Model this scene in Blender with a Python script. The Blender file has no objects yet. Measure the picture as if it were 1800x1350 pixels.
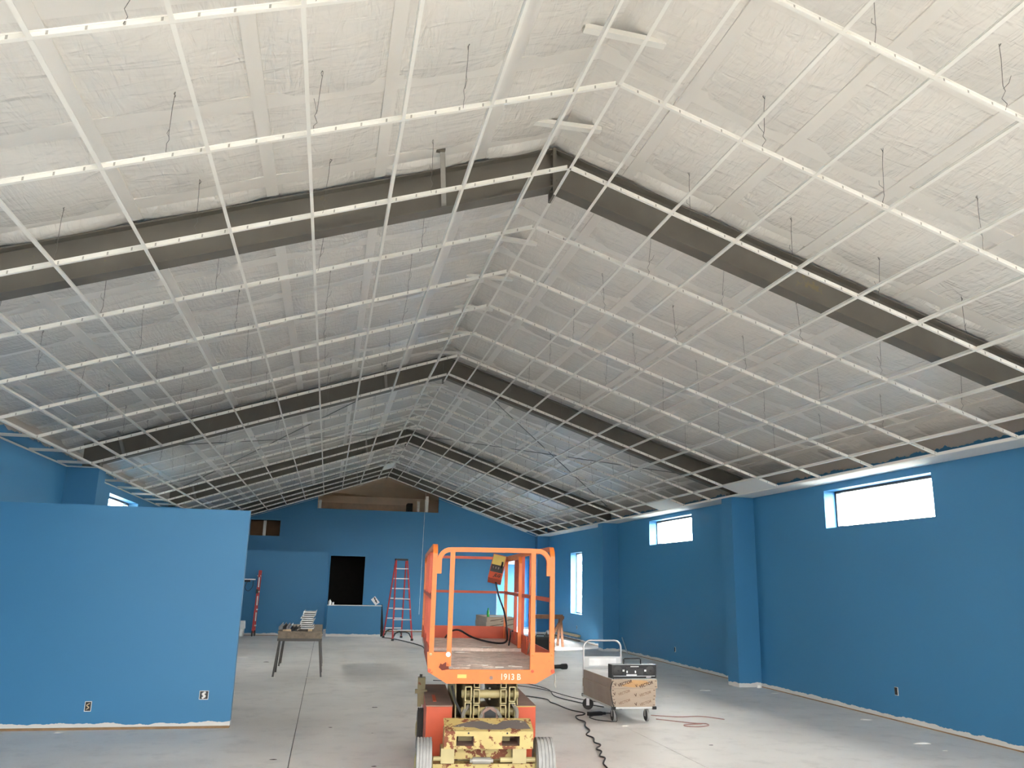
import bpy, math, random
from mathutils import Vector, Matrix
random.seed(7)
SC = bpy.context.scene
COL = SC.collection

# ------------------------------------------------------------------ camera
cd = bpy.data.cameras.new('camera'); cam = bpy.data.objects.new('camera', cd); COL.objects.link(cam)
F_PX, PITCH, YAW, ROLL, EYE = 1436.14, 13.6498, 12.0942, 1.262, 1.6707
cd.sensor_fit = 'HORIZONTAL'; cd.sensor_width = 36.0; cd.lens = F_PX / 1800 * 36
cd.clip_start = 0.05; cd.clip_end = 500
_p, _y, _r = (math.radians(v) for v in (PITCH, YAW, ROLL))
fw = Vector((math.sin(_y) * math.cos(_p), math.cos(_y) * math.cos(_p), math.sin(_p)))
rt = Vector((math.cos(_y), -math.sin(_y), 0)); up = rt.cross(fw)
r2 = rt * math.cos(_r) + up * math.sin(_r); u2 = -rt * math.sin(_r) + up * math.cos(_r)
cam.matrix_world = Matrix(((r2.x, u2.x, -fw.x, 0), (r2.y, u2.y, -fw.y, 0), (r2.z, u2.z, -fw.z, EYE), (0, 0, 0, 1)))
SC.camera = cam

# ------------------------------------------------------------------ sky, exposure
SKY = 60.0
w = bpy.data.worlds.new('overcast_sky'); SC.world = w; w.use_nodes = True
bg = w.node_tree.nodes['Background']; bg.inputs[0].default_value = (1.0, 0.97, 0.92, 1); bg.inputs[1].default_value = SKY
sl_ = bpy.data.lights.new('sun', 'SUN'); sl_.energy = 7.0; sl_.angle = math.radians(1.0); sl_.color = (1.0, .93, .84)
sun = bpy.data.objects.new('sun', sl_); COL.objects.link(sun); sun.location = (1.7, -20, 16)
sun.rotation_euler = Vector((0.0, .74, -.67)).to_track_quat('-Z', 'Y').to_euler()
SC.view_settings.view_transform = 'Standard'; SC.view_settings.look = 'None'
SC.view_settings.gamma = 1.0; SC.view_settings.exposure = 0.40; SC.view_settings.use_curve_mapping = False
SC.cycles.max_bounces = 7; SC.cycles.diffuse_bounces = 5; SC.cycles.glossy_bounces = 2
SC.cycles.use_adaptive_sampling = True; SC.cycles.adaptive_threshold = .2; SC.cycles.adaptive_min_samples = 20; SC.cycles.use_light_tree = False
SC.cycles.transparent_max_bounces = 8; SC.cycles.transmission_bounces = 4
SC.cycles.sample_clamp_indirect = 8.0; SC.cycles.caustics_reflective = False; SC.cycles.caustics_refractive = False
def portal(name, loc, rot, sx, sy):
    l = bpy.data.lights.new(name, 'AREA'); l.shape = 'RECTANGLE'; l.size = sx; l.size_y = sy; l.cycles.is_portal = True
    o = bpy.data.objects.new(name, l); COL.objects.link(o); o.location = loc; o.rotation_euler = rot; return o

# ------------------------------------------------------------------ helpers
class MB:
    def __init__(s): s.v = []; s.f = []
    def raw(s, vs, fs):
        n = len(s.v); s.v += [tuple(v) for v in vs]; s.f += [tuple(n + i for i in f) for f in fs]; return s
    def box(s, x0, x1, y0, y1, z0, z1):
        return s.raw([(x0, y0, z0), (x1, y0, z0), (x1, y1, z0), (x0, y1, z0), (x0, y0, z1), (x1, y0, z1), (x1, y1, z1), (x0, y1, z1)],
                     [(0, 3, 2, 1), (4, 5, 6, 7), (0, 1, 5, 4), (1, 2, 6, 5), (2, 3, 7, 6), (3, 0, 4, 7)])
    def hexa(s, v8):  # bottom loop of 4, top loop of 4
        return s.raw(v8, [(0, 3, 2, 1), (4, 5, 6, 7), (0, 1, 5, 4), (1, 2, 6, 5), (2, 3, 7, 6), (3, 0, 4, 7)])
    def prism(s, poly, axis, t0, t1):  # poly in the two other axes, in order
        def P(a, b, t):
            return {'x': (t, a, b), 'y': (a, t, b), 'z': (a, b, t)}[axis]
        n = len(poly); vs = [P(a, b, t0) for a, b in poly] + [P(a, b, t1) for a, b in poly]
        fs = [tuple(range(n)), tuple(range(2 * n - 1, n - 1, -1))] + [(i, n + i, n + (i + 1) % n, (i + 1) % n) for i in range(n)]
        return s.raw(vs, fs)
    def tube(s, pts, r, n=8, square=False, caps=True, radii=None):
        pts = [Vector(p) for p in pts]; m = len(pts); rings = []
        prev = None
        for i, p in enumerate(pts):
            a = pts[max(i - 1, 0)]; b = pts[min(i + 1, m - 1)]
            t = (b - a).normalized()
            if prev is None:
                ref = Vector((0, 0, 1)) if abs(t.z) < .9 else Vector((0, 1, 0))
                u = t.cross(ref).normalized()
            else:
                u = (prev - t * prev.dot(t)).normalized()
            prev = u; v = t.cross(u)
            k = 1.0
            if 0 < i < m - 1:
                c = (pts[i] - pts[i - 1]).normalized().dot((pts[i + 1] - pts[i]).normalized()); k = 1 / max(.7, math.sqrt(max(.01, (1 + c) / 2)))
            rr = (radii[i] if radii else r) * (k if square else 1)
            q = 4 if square else n; o = math.pi / 4 if square else 0; sc = math.sqrt(2) if square else 1
            rings.append([p + (u * math.cos(o + 2 * math.pi * j / q) + v * math.sin(o + 2 * math.pi * j / q)) * rr * sc for j in range(q)])
        q = len(rings[0]); vs = [c for r_ in rings for c in r_]
        fs = [(i * q + j, i * q + (j + 1) % q, (i + 1) * q + (j + 1) % q, (i + 1) * q + j) for i in range(m - 1) for j in range(q)]
        if caps: fs += [tuple(range(q - 1, -1, -1)), tuple((m - 1) * q + j for j in range(q))]
        return s.raw(vs, fs)
    def cyl(s, a, b, r, n=14): return s.tube([a, b], r, n)
    def lathe(s, prof, c=(0, 0, 0), axis='z', n=18):
        vs = []; m = len(prof)
        for r, h in prof:
            for j in range(n):
                a = 2 * math.pi * j / n; p = (r * math.cos(a), r * math.sin(a), h)
                if axis == 'x': p = (h, p[0], p[1])
                if axis == 'y': p = (p[1], h, p[0])
                vs.append((p[0] + c[0], p[1] + c[1], p[2] + c[2]))
        fs = [(i * n + j, i * n + (j + 1) % n, (i + 1) * n + (j + 1) % n, (i + 1) * n + j) for i in range(m - 1) for j in range(n)]
        fs += [tuple(range(n - 1, -1, -1)), tuple((m - 1) * n + j for j in range(n))]
        return s.raw(vs, fs)
    def xf(s, M):
        s.v = [tuple(M @ Vector(v)) for v in s.v]; return s
    def mesh(s, name, mat, smooth=False):
        me = bpy.data.meshes.new(name); me.from_pydata(s.v, [], s.f); me.validate()
        if mat: me.materials.append(mat)
        import bmesh
        bm = bmesh.new(); bm.from_mesh(me); bmesh.ops.recalc_face_normals(bm, faces=bm.faces); bm.to_mesh(me); bm.free()
        if smooth:
            me.shade_smooth(); me.set_sharp_from_angle(angle=math.radians(40))
        me.update(); return me
    def build(s, name, mat, parent=None, smooth=False, loc=None, rot=None):
        return put(name, s.mesh(name, mat, smooth), parent, loc, rot)
def put(name, me, parent=None, loc=None, rot=None):
    o = bpy.data.objects.new(name, me); COL.objects.link(o)
    if parent: o.parent = parent
    if loc is not None: o.location = loc
    if rot is not None: o.rotation_euler = rot
    return o
def tag(o, label=None, cat=None, group=None, kind=None):
    if label: o['label'] = label
    if cat: o['category'] = cat
    if group: o['group'] = group
    if kind: o['kind'] = kind
    return o
def thing(name, label, cat, loc=(0, 0, 0), rz=0, group=None):
    o = bpy.data.objects.new(name, None); COL.objects.link(o); o.empty_display_size = .2
    o.location = loc; o.rotation_euler = (0, 0, rz); return tag(o, label, cat, group)
def text(name, body, size, mat, parent, loc, rot, extrude=.0006, shear=0, bold=0, sx=1.0):
    c = bpy.data.curves.new(name, 'FONT'); c.body = body; c.size = size; c.extrude = extrude; c.shear = shear; c.offset = bold
    c.align_x = 'CENTER'; c.align_y = 'CENTER'; c.materials.append(mat)
    tmp = bpy.data.objects.new('lettering_source', c); COL.objects.link(tmp); dg = bpy.context.evaluated_depsgraph_get()
    me = bpy.data.meshes.new_from_object(tmp.evaluated_get(dg)); me.name = name; bpy.data.objects.remove(tmp); bpy.data.curves.remove(c)
    if not me.materials: me.materials.append(mat)
    o = bpy.data.objects.new(name, me); COL.objects.link(o); o.parent = parent; o.location = loc; o.rotation_euler = rot; o.scale = (sx, 1, 1); return o
def arc(c, r, a0, a1, n, plane):
    out = []
    for i in range(n + 1):
        a = math.radians(a0 + (a1 - a0) * i / n); x, y = r * math.cos(a), r * math.sin(a)
        out.append({'xz': (c[0] + x, c[1], c[2] + y), 'yz': (c[0], c[1] + x, c[2] + y), 'xy': (c[0] + x, c[1] + y, c[2])}[plane])
    return out
def smooth_path(pts, k=6):
    pts = [Vector(p) for p in pts]; out = []
    for i in range(len(pts) - 1):
        p0 = pts[max(i - 1, 0)]; p1 = pts[i]; p2 = pts[i + 1]; p3 = pts[min(i + 2, len(pts) - 1)]
        for j in range(k):
            t = j / k
            out.append(.5 * ((2 * p1) + (p2 - p0) * t + (2 * p0 - 5 * p1 + 4 * p2 - p3) * t * t + (3 * p1 - p0 - 3 * p2 + p3) * t ** 3))
    out.append(pts[-1]); return out

# ------------------------------------------------------------------ materials
def srgb(r, g, b):
    f = lambda c: (c / 255 / 12.92) if c / 255 <= .04045 else ((c / 255 + .055) / 1.055) ** 2.4
    return (f(r), f(g), f(b), 1)
def nt(name):
    m = bpy.data.materials.new(name); m.use_nodes = True; t = m.node_tree
    return m, t, t.nodes['Principled BSDF'], t.nodes, t.links
def noise(N, L, vec, scale, detail=4, rough=.55, dist=0):
    n = N.new('ShaderNodeTexNoise'); n.inputs['Scale'].default_value = scale; n.inputs['Detail'].default_value = detail
    n.inputs['Roughness'].default_value = rough; n.inputs['Distortion'].default_value = dist; L.new(vec, n.inputs['Vector']); return n.outputs['Fac']
def math_(N, L, op, a, b=None, clamp=False):
    n = N.new('ShaderNodeMath'); n.operation = op; n.use_clamp = clamp
    for i, x in enumerate((a, b)):
        if x is None: continue
        if isinstance(x, (int, float)): n.inputs[i].default_value = x
        else: L.new(x, n.inputs[i])
    return n.outputs[0]
def ramp(N, L, fac, lo, hi):
    n = N.new('ShaderNodeMapRange'); n.inputs[1].default_value = lo; n.inputs[2].default_value = hi; L.new(fac, n.inputs[0]); return n.outputs[0]
def mix(N, L, fac, a, b):
    n = N.new('ShaderNodeMix'); n.data_type = 'RGBA'
    if isinstance(fac, (int, float)): n.inputs[0].default_value = fac
    else: L.new(fac, n.inputs[0])
    for i, x in ((6, a), (7, b)):
        if isinstance(x, tuple): n.inputs[i].default_value = x
        else: L.new(x, n.inputs[i])
    return n.outputs[2]
def bump(N, L, b, h, strength, dist=.01):
    n = N.new('ShaderNodeBump'); n.inputs['Strength'].default_value = strength; n.inputs['Distance'].default_value = dist
    L.new(h, n.inputs['Height']); L.new(n.outputs[0], b.inputs['Normal']); return n
def scl(c, k): return (min(1, c[0] * k), min(1, c[1] * k), min(1, c[2] * k), 1)
def coords(N, which='Object'):
    return N.new('ShaderNodeTexCoord').outputs[which]
def M(name, col, rough=.6, metal=0, var=.12, vs=5, bs=0, bstr=.2, rust=None, rscale=9, rlo=.56, rhi=.6, spec=.5, geo=False):
    m, t, b, N, L = nt(name); c = N.new('ShaderNodeNewGeometry').outputs['Position'] if geo else coords(N)
    out = mix(N, L, ramp(N, L, noise(N, L, c, vs, 2), .3, .7), scl(col, 1 - var), scl(col, 1 + var)) if var > .05 else col
    if rust:
        k = ramp(N, L, noise(N, L, c, rscale, 4, .7), rlo, rhi); out = mix(N, L, k, out, rust)
        L.new(math_(N, L, 'ADD', math_(N, L, 'MULTIPLY', k, .3), rough), b.inputs['Roughness'])
    if isinstance(out, tuple): b.inputs['Base Color'].default_value = out
    else: L.new(out, b.inputs['Base Color'])
    b.inputs['Metallic'].default_value = metal
    b.inputs['Specular IOR Level'].default_value = spec
    if not rust: b.inputs['Roughness'].default_value = rough
    if bs: bump(N, L, b, noise(N, L, c, bs, 3), bstr)
    return m
def paint(name, blue, top=None):
    """blue wall paint: the roller stopped short of the floor (and of the roof) along a ragged edge of bare board"""
    m, t, b, N, L = nt(name); pos = N.new('ShaderNodeNewGeometry').outputs['Position']
    sx = N.new('ShaderNodeSeparateXYZ'); L.new(pos, sx.inputs[0]); z = sx.outputs[2]
    cmb = N.new('ShaderNodeCombineXYZ'); L.new(sx.outputs[0], cmb.inputs[0]); L.new(sx.outputs[1], cmb.inputs[1])
    L.new(math_(N, L, 'MULTIPLY', z, .35), cmb.inputs[2])
    rag = noise(N, L, cmb.outputs[0], 4.5, 5, .62, 0)
    lo = math_(N, L, 'LESS_THAN', z, math_(N, L, 'ADD', .014, math_(N, L, 'MULTIPLY', rag, .1)))
    c = mix(N, L, lo, blue, srgb(205, 203, 198))
    if top:
        hi = math_(N, L, 'GREATER_THAN', z, math_(N, L, 'ADD', top - .09, math_(N, L, 'MULTIPLY', rag, .18)))
        c = mix(N, L, hi, c, srgb(176, 168, 158))
    L.new(c, b.inputs['Base Color']); b.inputs['Roughness'].default_value = .5; b.inputs['Specular IOR Level'].default_value = .35; return m
BLUE = (0.042, 0.185, 0.350, 1)
m_blue = paint('blue_wall_paint', BLUE); m_blue_top = paint('blue_wall_paint_bare_top', BLUE, 3.44)
def m_concrete():
    m, t, b, N, L = nt('concrete'); pos = N.new('ShaderNodeNewGeometry').outputs['Position']
    a = noise(N, L, pos, .55, 2, .6, .4); d = noise(N, L, pos, 3.2, 4, .65, 0); f = noise(N, L, pos, 38, 1, .6)
    c = mix(N, L, ramp(N, L, a, .35, .65), srgb(214, 209, 203), srgb(230, 225, 219))
    c = mix(N, L, math_(N, L, 'MULTIPLY', ramp(N, L, d, .52, .72), .45), c, srgb(188, 183, 178))
    c = mix(N, L, math_(N, L, 'MULTIPLY', ramp(N, L, f, .62, .7), .35), c, srgb(232, 229, 224))
    L.new(c, b.inputs['Base Color']); L.new(math_(N, L, 'ADD', .38, math_(N, L, 'MULTIPLY', d, .3)), b.inputs['Roughness'])
    return m
m_floor = m_concrete()
def m_vinyl():
    m, t, b, N, L = nt('white_vinyl_facing'); pos = N.new('ShaderNodeNewGeometry').outputs['Position']
    mp = N.new('ShaderNodeMapping'); mp.inputs['Scale'].default_value = (1.0, 3.2, 1.0); mp.inputs['Rotation'].default_value = (0, 0, .5); L.new(pos, mp.inputs[0])
    n1 = noise(N, L, mp.outputs[0], 2.6, 2, .55, 1.2); n2 = noise(N, L, pos, 1.1, 1, .5, 0)
    mp2 = N.new('ShaderNodeMapping'); mp2.inputs['Scale'].default_value = (4, .8, 1.0); mp2.inputs['Rotation'].default_value = (0, 0, -.35); L.new(pos, mp2.inputs[0])
    n3 = noise(N, L, mp2.outputs[0], 3.4, 2, .6, 1.6)
    h = math_(N, L, 'ADD', math_(N, L, 'MULTIPLY', n1, .5), math_(N, L, 'ADD', math_(N, L, 'MULTIPLY', n2, .9), math_(N, L, 'MULTIPLY', n3, .4)))
    b.inputs['Base Color'].default_value = srgb(226, 221, 213); b.inputs['Roughness'].default_value = .27; b.inputs['Specular IOR Level'].default_value = .5
    bump(N, L, b, h, .8, .04); return m
m_vin = m_vinyl()
m_tape = M('white_vinyl_tape', srgb(226, 221, 213), .34, var=.04, vs=2, bs=9, bstr=.5, geo=True)
m_deck_roof = M('roof_underlay', srgb(200, 198, 192), .8)
m_steel = M('grey_primed_steel', srgb(104, 99, 90), .55, .1, .12, 3, geo=True, rust=srgb(128, 118, 92), rscale=3.0, rlo=.7, rhi=.74)
m_tee = M('white_painted_steel', srgb(232, 229, 221), .42, 0, .04, 3)
def m_main():
    m, t, b, N, L = nt('white_perforated_steel'); pos = N.new('ShaderNodeNewGeometry').outputs['Position']
    sx = N.new('ShaderNodeSeparateXYZ'); L.new(pos, sx.inputs[0])
    fr = math_(N, L, 'FRACT', math_(N, L, 'MULTIPLY', sx.outputs[0], 6.4)); k = math_(N, L, 'LESS_THAN', fr, .07)
    L.new(mix(N, L, k, srgb(232, 229, 221), srgb(164, 160, 152)), b.inputs['Base Color']); b.inputs['Roughness'].default_value = .42; return m
m_maintee = m_main()
m_wire = M('galvanised_wire', srgb(120, 117, 112), .5, .5)
m_white = M('white_gypsum', srgb(232, 230, 224), .75, var=.03, bs=60, bstr=.1)
m_gyp = M('bare_gypsum', srgb(188, 182, 172), .85)
m_beige = M('kraft_beige_board', srgb(238, 216, 190), .8, var=.06, vs=2)
m_brown = M('brown_board', srgb(150, 120, 92), .85)
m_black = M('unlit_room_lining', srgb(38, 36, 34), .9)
m_stud = M('galvanised_stud', srgb(232, 226, 216), .5, .0)
m_galvd = M('dull_galvanised', srgb(150, 146, 138), .5, .3)
m_alu = M('dark_window_frame', srgb(70, 70, 74), .4, .4)
m_wood = M('pale_lumber', srgb(205, 178, 138), .7, var=.18, vs=9)
m_oldwood = M('weathered_wood', srgb(138, 124, 108), .8, var=.25, vs=14, bs=30)
m_rawplate = M('sole_plate_timber', srgb(140, 112, 80), .8, var=.2, vs=6, geo=True)
def m_glass(name='clear_glass', tint=(.93, .95, .95, 1)):
    m, t, b, N, L = nt(name); out = N['Material Output']; N.remove(b)
    tr = N.new('ShaderNodeBsdfTransparent'); tr.inputs[0].default_value = tint; g = N.new('ShaderNodeBsdfGlossy'); g.inputs['Roughness'].default_value = .02
    mx = N.new('ShaderNodeMixShader'); mx.inputs[0].default_value = .05; L.new(tr.outputs[0], mx.inputs[1]); L.new(g.outputs[0], mx.inputs[2]); L.new(mx.outputs[0], out.inputs[0]); return m
m_gl = m_glass(); m_tint = m_glass('tinted_glass', (.36, .365, .37, 1))  # tint on the invented front panes balances them against the side windows
RUST = srgb(112, 62, 40)
m_orange = M('worn_orange_paint', srgb(208, 106, 36), .45, var=.08, vs=7, rust=RUST, rscale=16, rlo=.655, rhi=.69)
m_orange_d = M('red_orange_paint', srgb(182, 70, 34), .5, var=.1, vs=5, rust=RUST, rscale=9, rlo=.7, rhi=.74)
m_cream = M('cream_paint', srgb(166, 152, 108), .5, var=.08, vs=6, rust=RUST, rscale=10, rlo=.67, rhi=.71)
m_creamrust = M('chipped_cream_paint', srgb(176, 156, 98), .5, var=.08, vs=6, rust=RUST, rscale=11, rlo=.53, rhi=.57)
m_peel = M('grey_bare_patch', srgb(92, 86, 84), .7, rust=srgb(200, 190, 160), rscale=9, rlo=.62, rhi=.64)
m_dust = M('dusty_brown_steel', srgb(134, 108, 96), .8, var=.12, vs=6)
m_deckw = M('scuffed_deck', srgb(206, 188, 176), .85, var=.2, vs=7, rust=srgb(232, 222, 212), rscale=26, rlo=.56, rhi=.64, bs=30)
m_rub = M('grey_worn_rubber', srgb(146, 144, 142), .8, var=.18, vs=9, bs=25)
m_rubd = M('dark_rubber', srgb(58, 56, 54), .75, var=.2)
m_hose = M('grey_hydraulic_hose', srgb(126, 120, 110), .7, bs=120, bstr=.6)
m_blk = M('black_plastic', srgb(24, 24, 25), .45, var=.2)
m_dgrey = M('charcoal_plastic', srgb(48, 47, 47), .5, var=.15)
m_chrome = M('silver_metal', srgb(214, 212, 210), .28, .75, var=.05)
m_galv = M('galvanised_sheet', srgb(206, 206, 204), .35, .55, var=.08, vs=3)
m_card = M('tan_cardboard', srgb(172, 154, 136), .8, var=.07, vs=4, bs=18, bstr=.15)
m_cardside = M('grey_brown_cardboard', srgb(160, 146, 134), .85, var=.08)
m_ink = M('dark_brown_ink', srgb(70, 44, 32), .8)
m_inkp = M('brown_patch_ink', srgb(190, 150, 106), .8)
m_txt = M('white_stencil_paint', srgb(206, 196, 176), .6)
m_logo = M('black_ink', srgb(26, 24, 24), .5)
m_plate = M('yellow_data_plate', srgb(190, 166, 84), .5)
m_red = M('red_fibreglass', srgb(186, 52, 52), .45, var=.1)
m_green = M('green_bottle_plastic', srgb(40, 150, 60), .15)
m_lampsh = M('white_enamel', srgb(240, 240, 238), .35)
m_paper = M('white_paper', srgb(240, 240, 240), .7)
m_olive = M('olive_painted_steel', srgb(128, 116, 84), .6, var=.2, rust=RUST, rscale=14, rlo=.62, rhi=.66)
m_cord = M('black_cord', srgb(44, 42, 42), .6)
m_cordp = M('pinkish_cord', srgb(168, 128, 120), .6)
m_scrap = M('white_scrap', srgb(236, 232, 224), .8)
m_dirt = M('dark_scrap', srgb(70, 66, 60), .8)
m_ground = M('pale_gravel', srgb(110, 107, 100), .9, var=.1, vs=1)

# ------------------------------------------------------------------ the hall
X0, ZR, SL, Y0, U = 1.7424, 5.0525, 0.3361, 4.786, 1.2192
ZROOF = 5.55
XR, XL, YB, YF = 7.49, -4.08, 28.4, -1.2
ZE = ZR - SL * 5.316
TH = math.atan(SL)
zroof = lambda x, z0=ZROOF: z0 - SL * abs(x - X0)
yn = lambda n: Y0 + U * n
def wall(name, mat, along, plane, thick, lo, hi, topf, holes, parent=None, zb=0.0):
    """solid wall along x or y; holes are (a0,a1,z0,z1) and z1 None means open to the top"""
    bs = sorted(set([lo, hi] + [h[0] for h in holes] + [h[1] for h in holes] + ([X0] if along == 'x' and lo < X0 < hi else [])))
    bs = [b for b in bs if lo <= b <= hi]; mb = MB()
    for a, b in zip(bs, bs[1:]):
        c = (a + b) / 2; hs = sorted((h for h in holes if h[0] < c < h[1]), key=lambda h: h[2]); z = zb; segs = []
        for h in hs:
            if h[2] > z: segs.append((z, z, h[2], h[2]))
            z = h[3]
            if z is None: break
        if z is not None: segs.append((z, z, topf(a), topf(b)))
        for (za, zb_, ta, tb) in segs:
            t0, t1 = plane, plane + thick
            if along == 'x': v = [(a, t0, za), (b, t0, zb_), (b, t1, zb_), (a, t1, za), (a, t0, ta), (b, t0, tb), (b, t1, tb), (a, t1, ta)]
            else: v = [(t0, a, za), (t1, a, za), (t1, b, zb_), (t0, b, zb_), (t0, a, ta), (t1, a, ta), (t1, b, tb), (t0, b, tb)]
            mb.hexa(v)
    return mb.build(name, mat, parent)
def S(o): o['kind'] = 'structure'; return o

# floor: slabs parted by saw-cut joints
fl = S(MB().box(XL - .2, XR + .2, YF, 31.5, -.2, -.012).build('floor', M('joint_sand', srgb(92, 90, 86), .9)))  # grey base showing through the slab joints
tag(fl, 'pale grey bare concrete floor with saw-cut joints')
xs = [XL - .2, -.23, 3.65, XR + .2]; ys = [YF, 2.0, 23.8, 31.5]; g = .004
for i in range(3):
    for j in range(3):
        MB().box(xs[i] + g, xs[i + 1] - g, ys[j] + g, ys[j + 1] - g, -.012, 0).build('slab', m_floor, fl)
gr = S(MB().box(-80, 80, -80, 110, -.4, -.22).build('ground', m_ground)); tag(gr, 'pale ground outside the hall')

WIN_R = [(1.8, 4.2, 2.6, 3.165), (9.1, 11.49, 2.59, 3.165), (16.38, 18.79, 2.61, 3.175), (24.3, 25.48, .78, 2.62)]  # first one is out of view, added to light the near end
WIN_L = [(1.8, 4.2, 2.6, 3.165), (16.55, 18.96, 2.6, 3.135)]  # first one likewise unseen and added for light
T = .31
top_eave = lambda y: zroof(XR) + .05
wr = S(wall('wall_right', m_blue_top, 'y', XR, T, YF, YB + .15, top_eave, WIN_R)); tag(wr, 'long blue wall with high windows and boxed columns')
wl = S(wall('wall_left', m_blue_top, 'y', XL - T, T, YF, YB + .15, lambda y: zroof(XL) + .05, WIN_L)); tag(wl, 'long blue wall behind the partition')
HOLES_B = [(.06, 1.19, 0, 2.41), (5.72, 7.03, 0, 2.45), (-2.6, -1.65, 2.995, 3.505), (-.5, 3.59, 3.955, None)]
wb = S(wall('wall_back', m_blue, 'x', YB, .14, XL, XR, lambda x: zroof(x) + .04, HOLES_B)); tag(wb, 'blue end wall with doorway and open gable')
FRONT = [(-3.6, 7.0, .0, None)]
wf = S(wall('wall_front', m_blue, 'x', YF - .2, .2, XL, XR, lambda x: zroof(x) + .04, FRONT)); tag(wf, 'unseen entrance wall, its wide glazed front invented to light the hall')
for k, (p, d) in enumerate(((13.7135, .395), (21.0216, .395), (28.1088, .29), (6.40, .395))):
    MB().box(7.058, XR, p, p + d, 0, ZE).build('pilaster', m_blue, wr)
    MB().box(XL, -3.6, p + .1, p + d + .1, 0, ZE if k else ZE).build('pilaster', m_blue, wl)
# partition, lower storage wall and half-height counter wall
pt = S(MB().box(XL, -.965, 10.353, 10.475, .028, 2.44).build('wall_partition', m_blue)); tag(pt, 'bright blue eight-foot partition nearest the viewer')
MB().box(XL, -.972, 10.36, 10.47, 0, .028).build('sole_plate', m_rawplate, pt)
lw = S(MB().box(XL, -.02, 26.06, YB, 0, 2.45).build('wall_storage', m_blue)); tag(lw, 'low blue storage wall against the end wall')
cw = S(MB().box(.06, 1.66, 25.92, 26.06, 0, .885).build('wall_counter', m_blue)); tag(cw, 'half-height blue counter wall before the dark doorway')
MB().box(.05, 1.67, 25.91, 26.24, .885, .902).build('counter_top', m_white, cw)
MB().hexa([(1.68, 26.02, 0), (1.78, 26.02, 0), (1.78, 26.1, 0), (1.68, 26.1, 0), (1.665, 26.02, .93), (1.69, 26.02, .93), (1.69, 26.1, .93), (1.665, 26.1, .93)]).build('end_panel', m_black, cw)
# thin timber lines at the wall feet
for nm, b in (('baseboard_right', (XR - .006, XR, YF, 28.1, 0, .014)), ('baseboard_left', (XL, XL + .006, 10.5, 26, 0, .014)),
              ('baseboard_back', (1.7, 5.7, YB - .006, YB, 0, .03)), ('baseboard_storage', (XL, -.02, 26.054, 26.06, 0, .016))):
    tag(S(MB().box(*b).build(nm, m_rawplate)), 'thin brown timber line at the foot of the ' + {'right': 'long window wall', 'left': 'wall behind the partition', 'back': 'end wall', 'storage': 'low storage wall'}[nm.split('_')[1]])
# recesses behind the end wall
def shell(name, x0, x1, y0, y1, z0, z1, mat, topf=None):
    mb = MB(); e = .03; tf = topf or (lambda x: z1)
    mb.box(x0 - e, x1 + e, y1, y1 + e, z0 - e, z1 + e); mb.box(x0 - e, x0, y0, y1, z0 - e, z1 + e); mb.box(x1, x1 + e, y0, y1, z0 - e, z1 + e)
    mb.box(x0 - e, x1 + e, y0, y1, z0 - e, z0)
    mb.box(x0 - e, x1 + e, y0, y1 + e, z1, z1 + e)
    return mb.build(name, mat, wb)
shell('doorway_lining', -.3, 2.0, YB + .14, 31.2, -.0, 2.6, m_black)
shell('hatch_lining', -2.9, -1.4, YB + .14, 29.6, 2.9, 3.6, m_brown)
# open gable: beige loft with a lower ledge band and metal studs
mb = MB(); mb.box(-1.2, 4.4, 30.6, 30.64, 3.7, 5.7); mb.box(-1.2, 4.4, YB + .14, 30.6, 3.72, 3.78)
mb.box(-1.24, -1.2, YB + .14, 30.64, 3.7, 5.7); mb.box(4.4, 4.44, YB + .14, 30.64, 3.7, 5.7)
mb.build('loft_lining', m_beige, wb)
MB().hexa([(-1.2, YB + .3, 4.6), (X0, YB + .3, 5.45), (X0, 30.6, 4.62), (-1.2, 30.6, 4.6), (-1.2, YB + .3, 4.64), (X0, YB + .3, 5.49), (X0, 30.6, 4.66), (-1.2, 30.6, 4.64)]).build('loft_ceiling', m_beige, wb)
MB().hexa([(X0, YB + .3, 5.45), (4.4, YB + .3, 4.6), (4.4, 30.6, 4.6), (X0, 30.6, 4.62), (X0, YB + .3, 5.49), (4.4, YB + .3, 4.64), (4.4, 30.6, 4.64), (X0, 30.6, 4.66)]).build('loft_ceiling', m_beige, wb)
MB().box(-1.0, 2.75, 30.2, 30.24, 3.78, 4.32).build('loft_ledge', M('tan_board', srgb(206, 180, 154), .8), wb)
MB().box(2.62, 2.8, 29.6, 30.2, 3.78, 4.35).build('loft_post', m_black, wb)
for x, zt in ((-.42, 4.25), (2.9, 4.33), (3.2, 4.52)):
    MB().box(x - .045, x + .045, YB + .16, YB + .24, 3.955, zt).build('metal_stud', m_stud, wb)
MB().box(-2.2, -2.11, YB + .15, YB + .24, 2.995, 3.505).build('metal_stud', m_stud, wb)
# side passage right of the end wall; unseen side opening added to light it
mb = MB(); mb.box(5.4, 7.8, 30.9, 31.0, 0, 2.7); mb.box(5.38, 5.44, YB + .14, 31.0, 0, 2.7); mb.box(5.4, 7.8, YB + .14, 31.0, 2.6, 2.7)
mb.box(7.49, 7.75, YB + .14, 29.0, 0, 2.7); mb.box(7.49, 7.75, 30.4, 31.0, 0, 2.7); mb.box(7.49, 7.75, 29.0, 30.4, 0, .3); mb.box(7.49, 7.75, 29.0, 30.4, 2.4, 2.7)
mb.build('passage_lining', m_blue, wb)
MB().box(6.1, 6.95, 30.84, 30.9, 2.33, 2.5).build('passage_header', m_white, wb)
MB().box(5.70, 5.72, YB - .012, YB + .14, 0, 2.45).build('corner_bead', m_white, wb)

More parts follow.
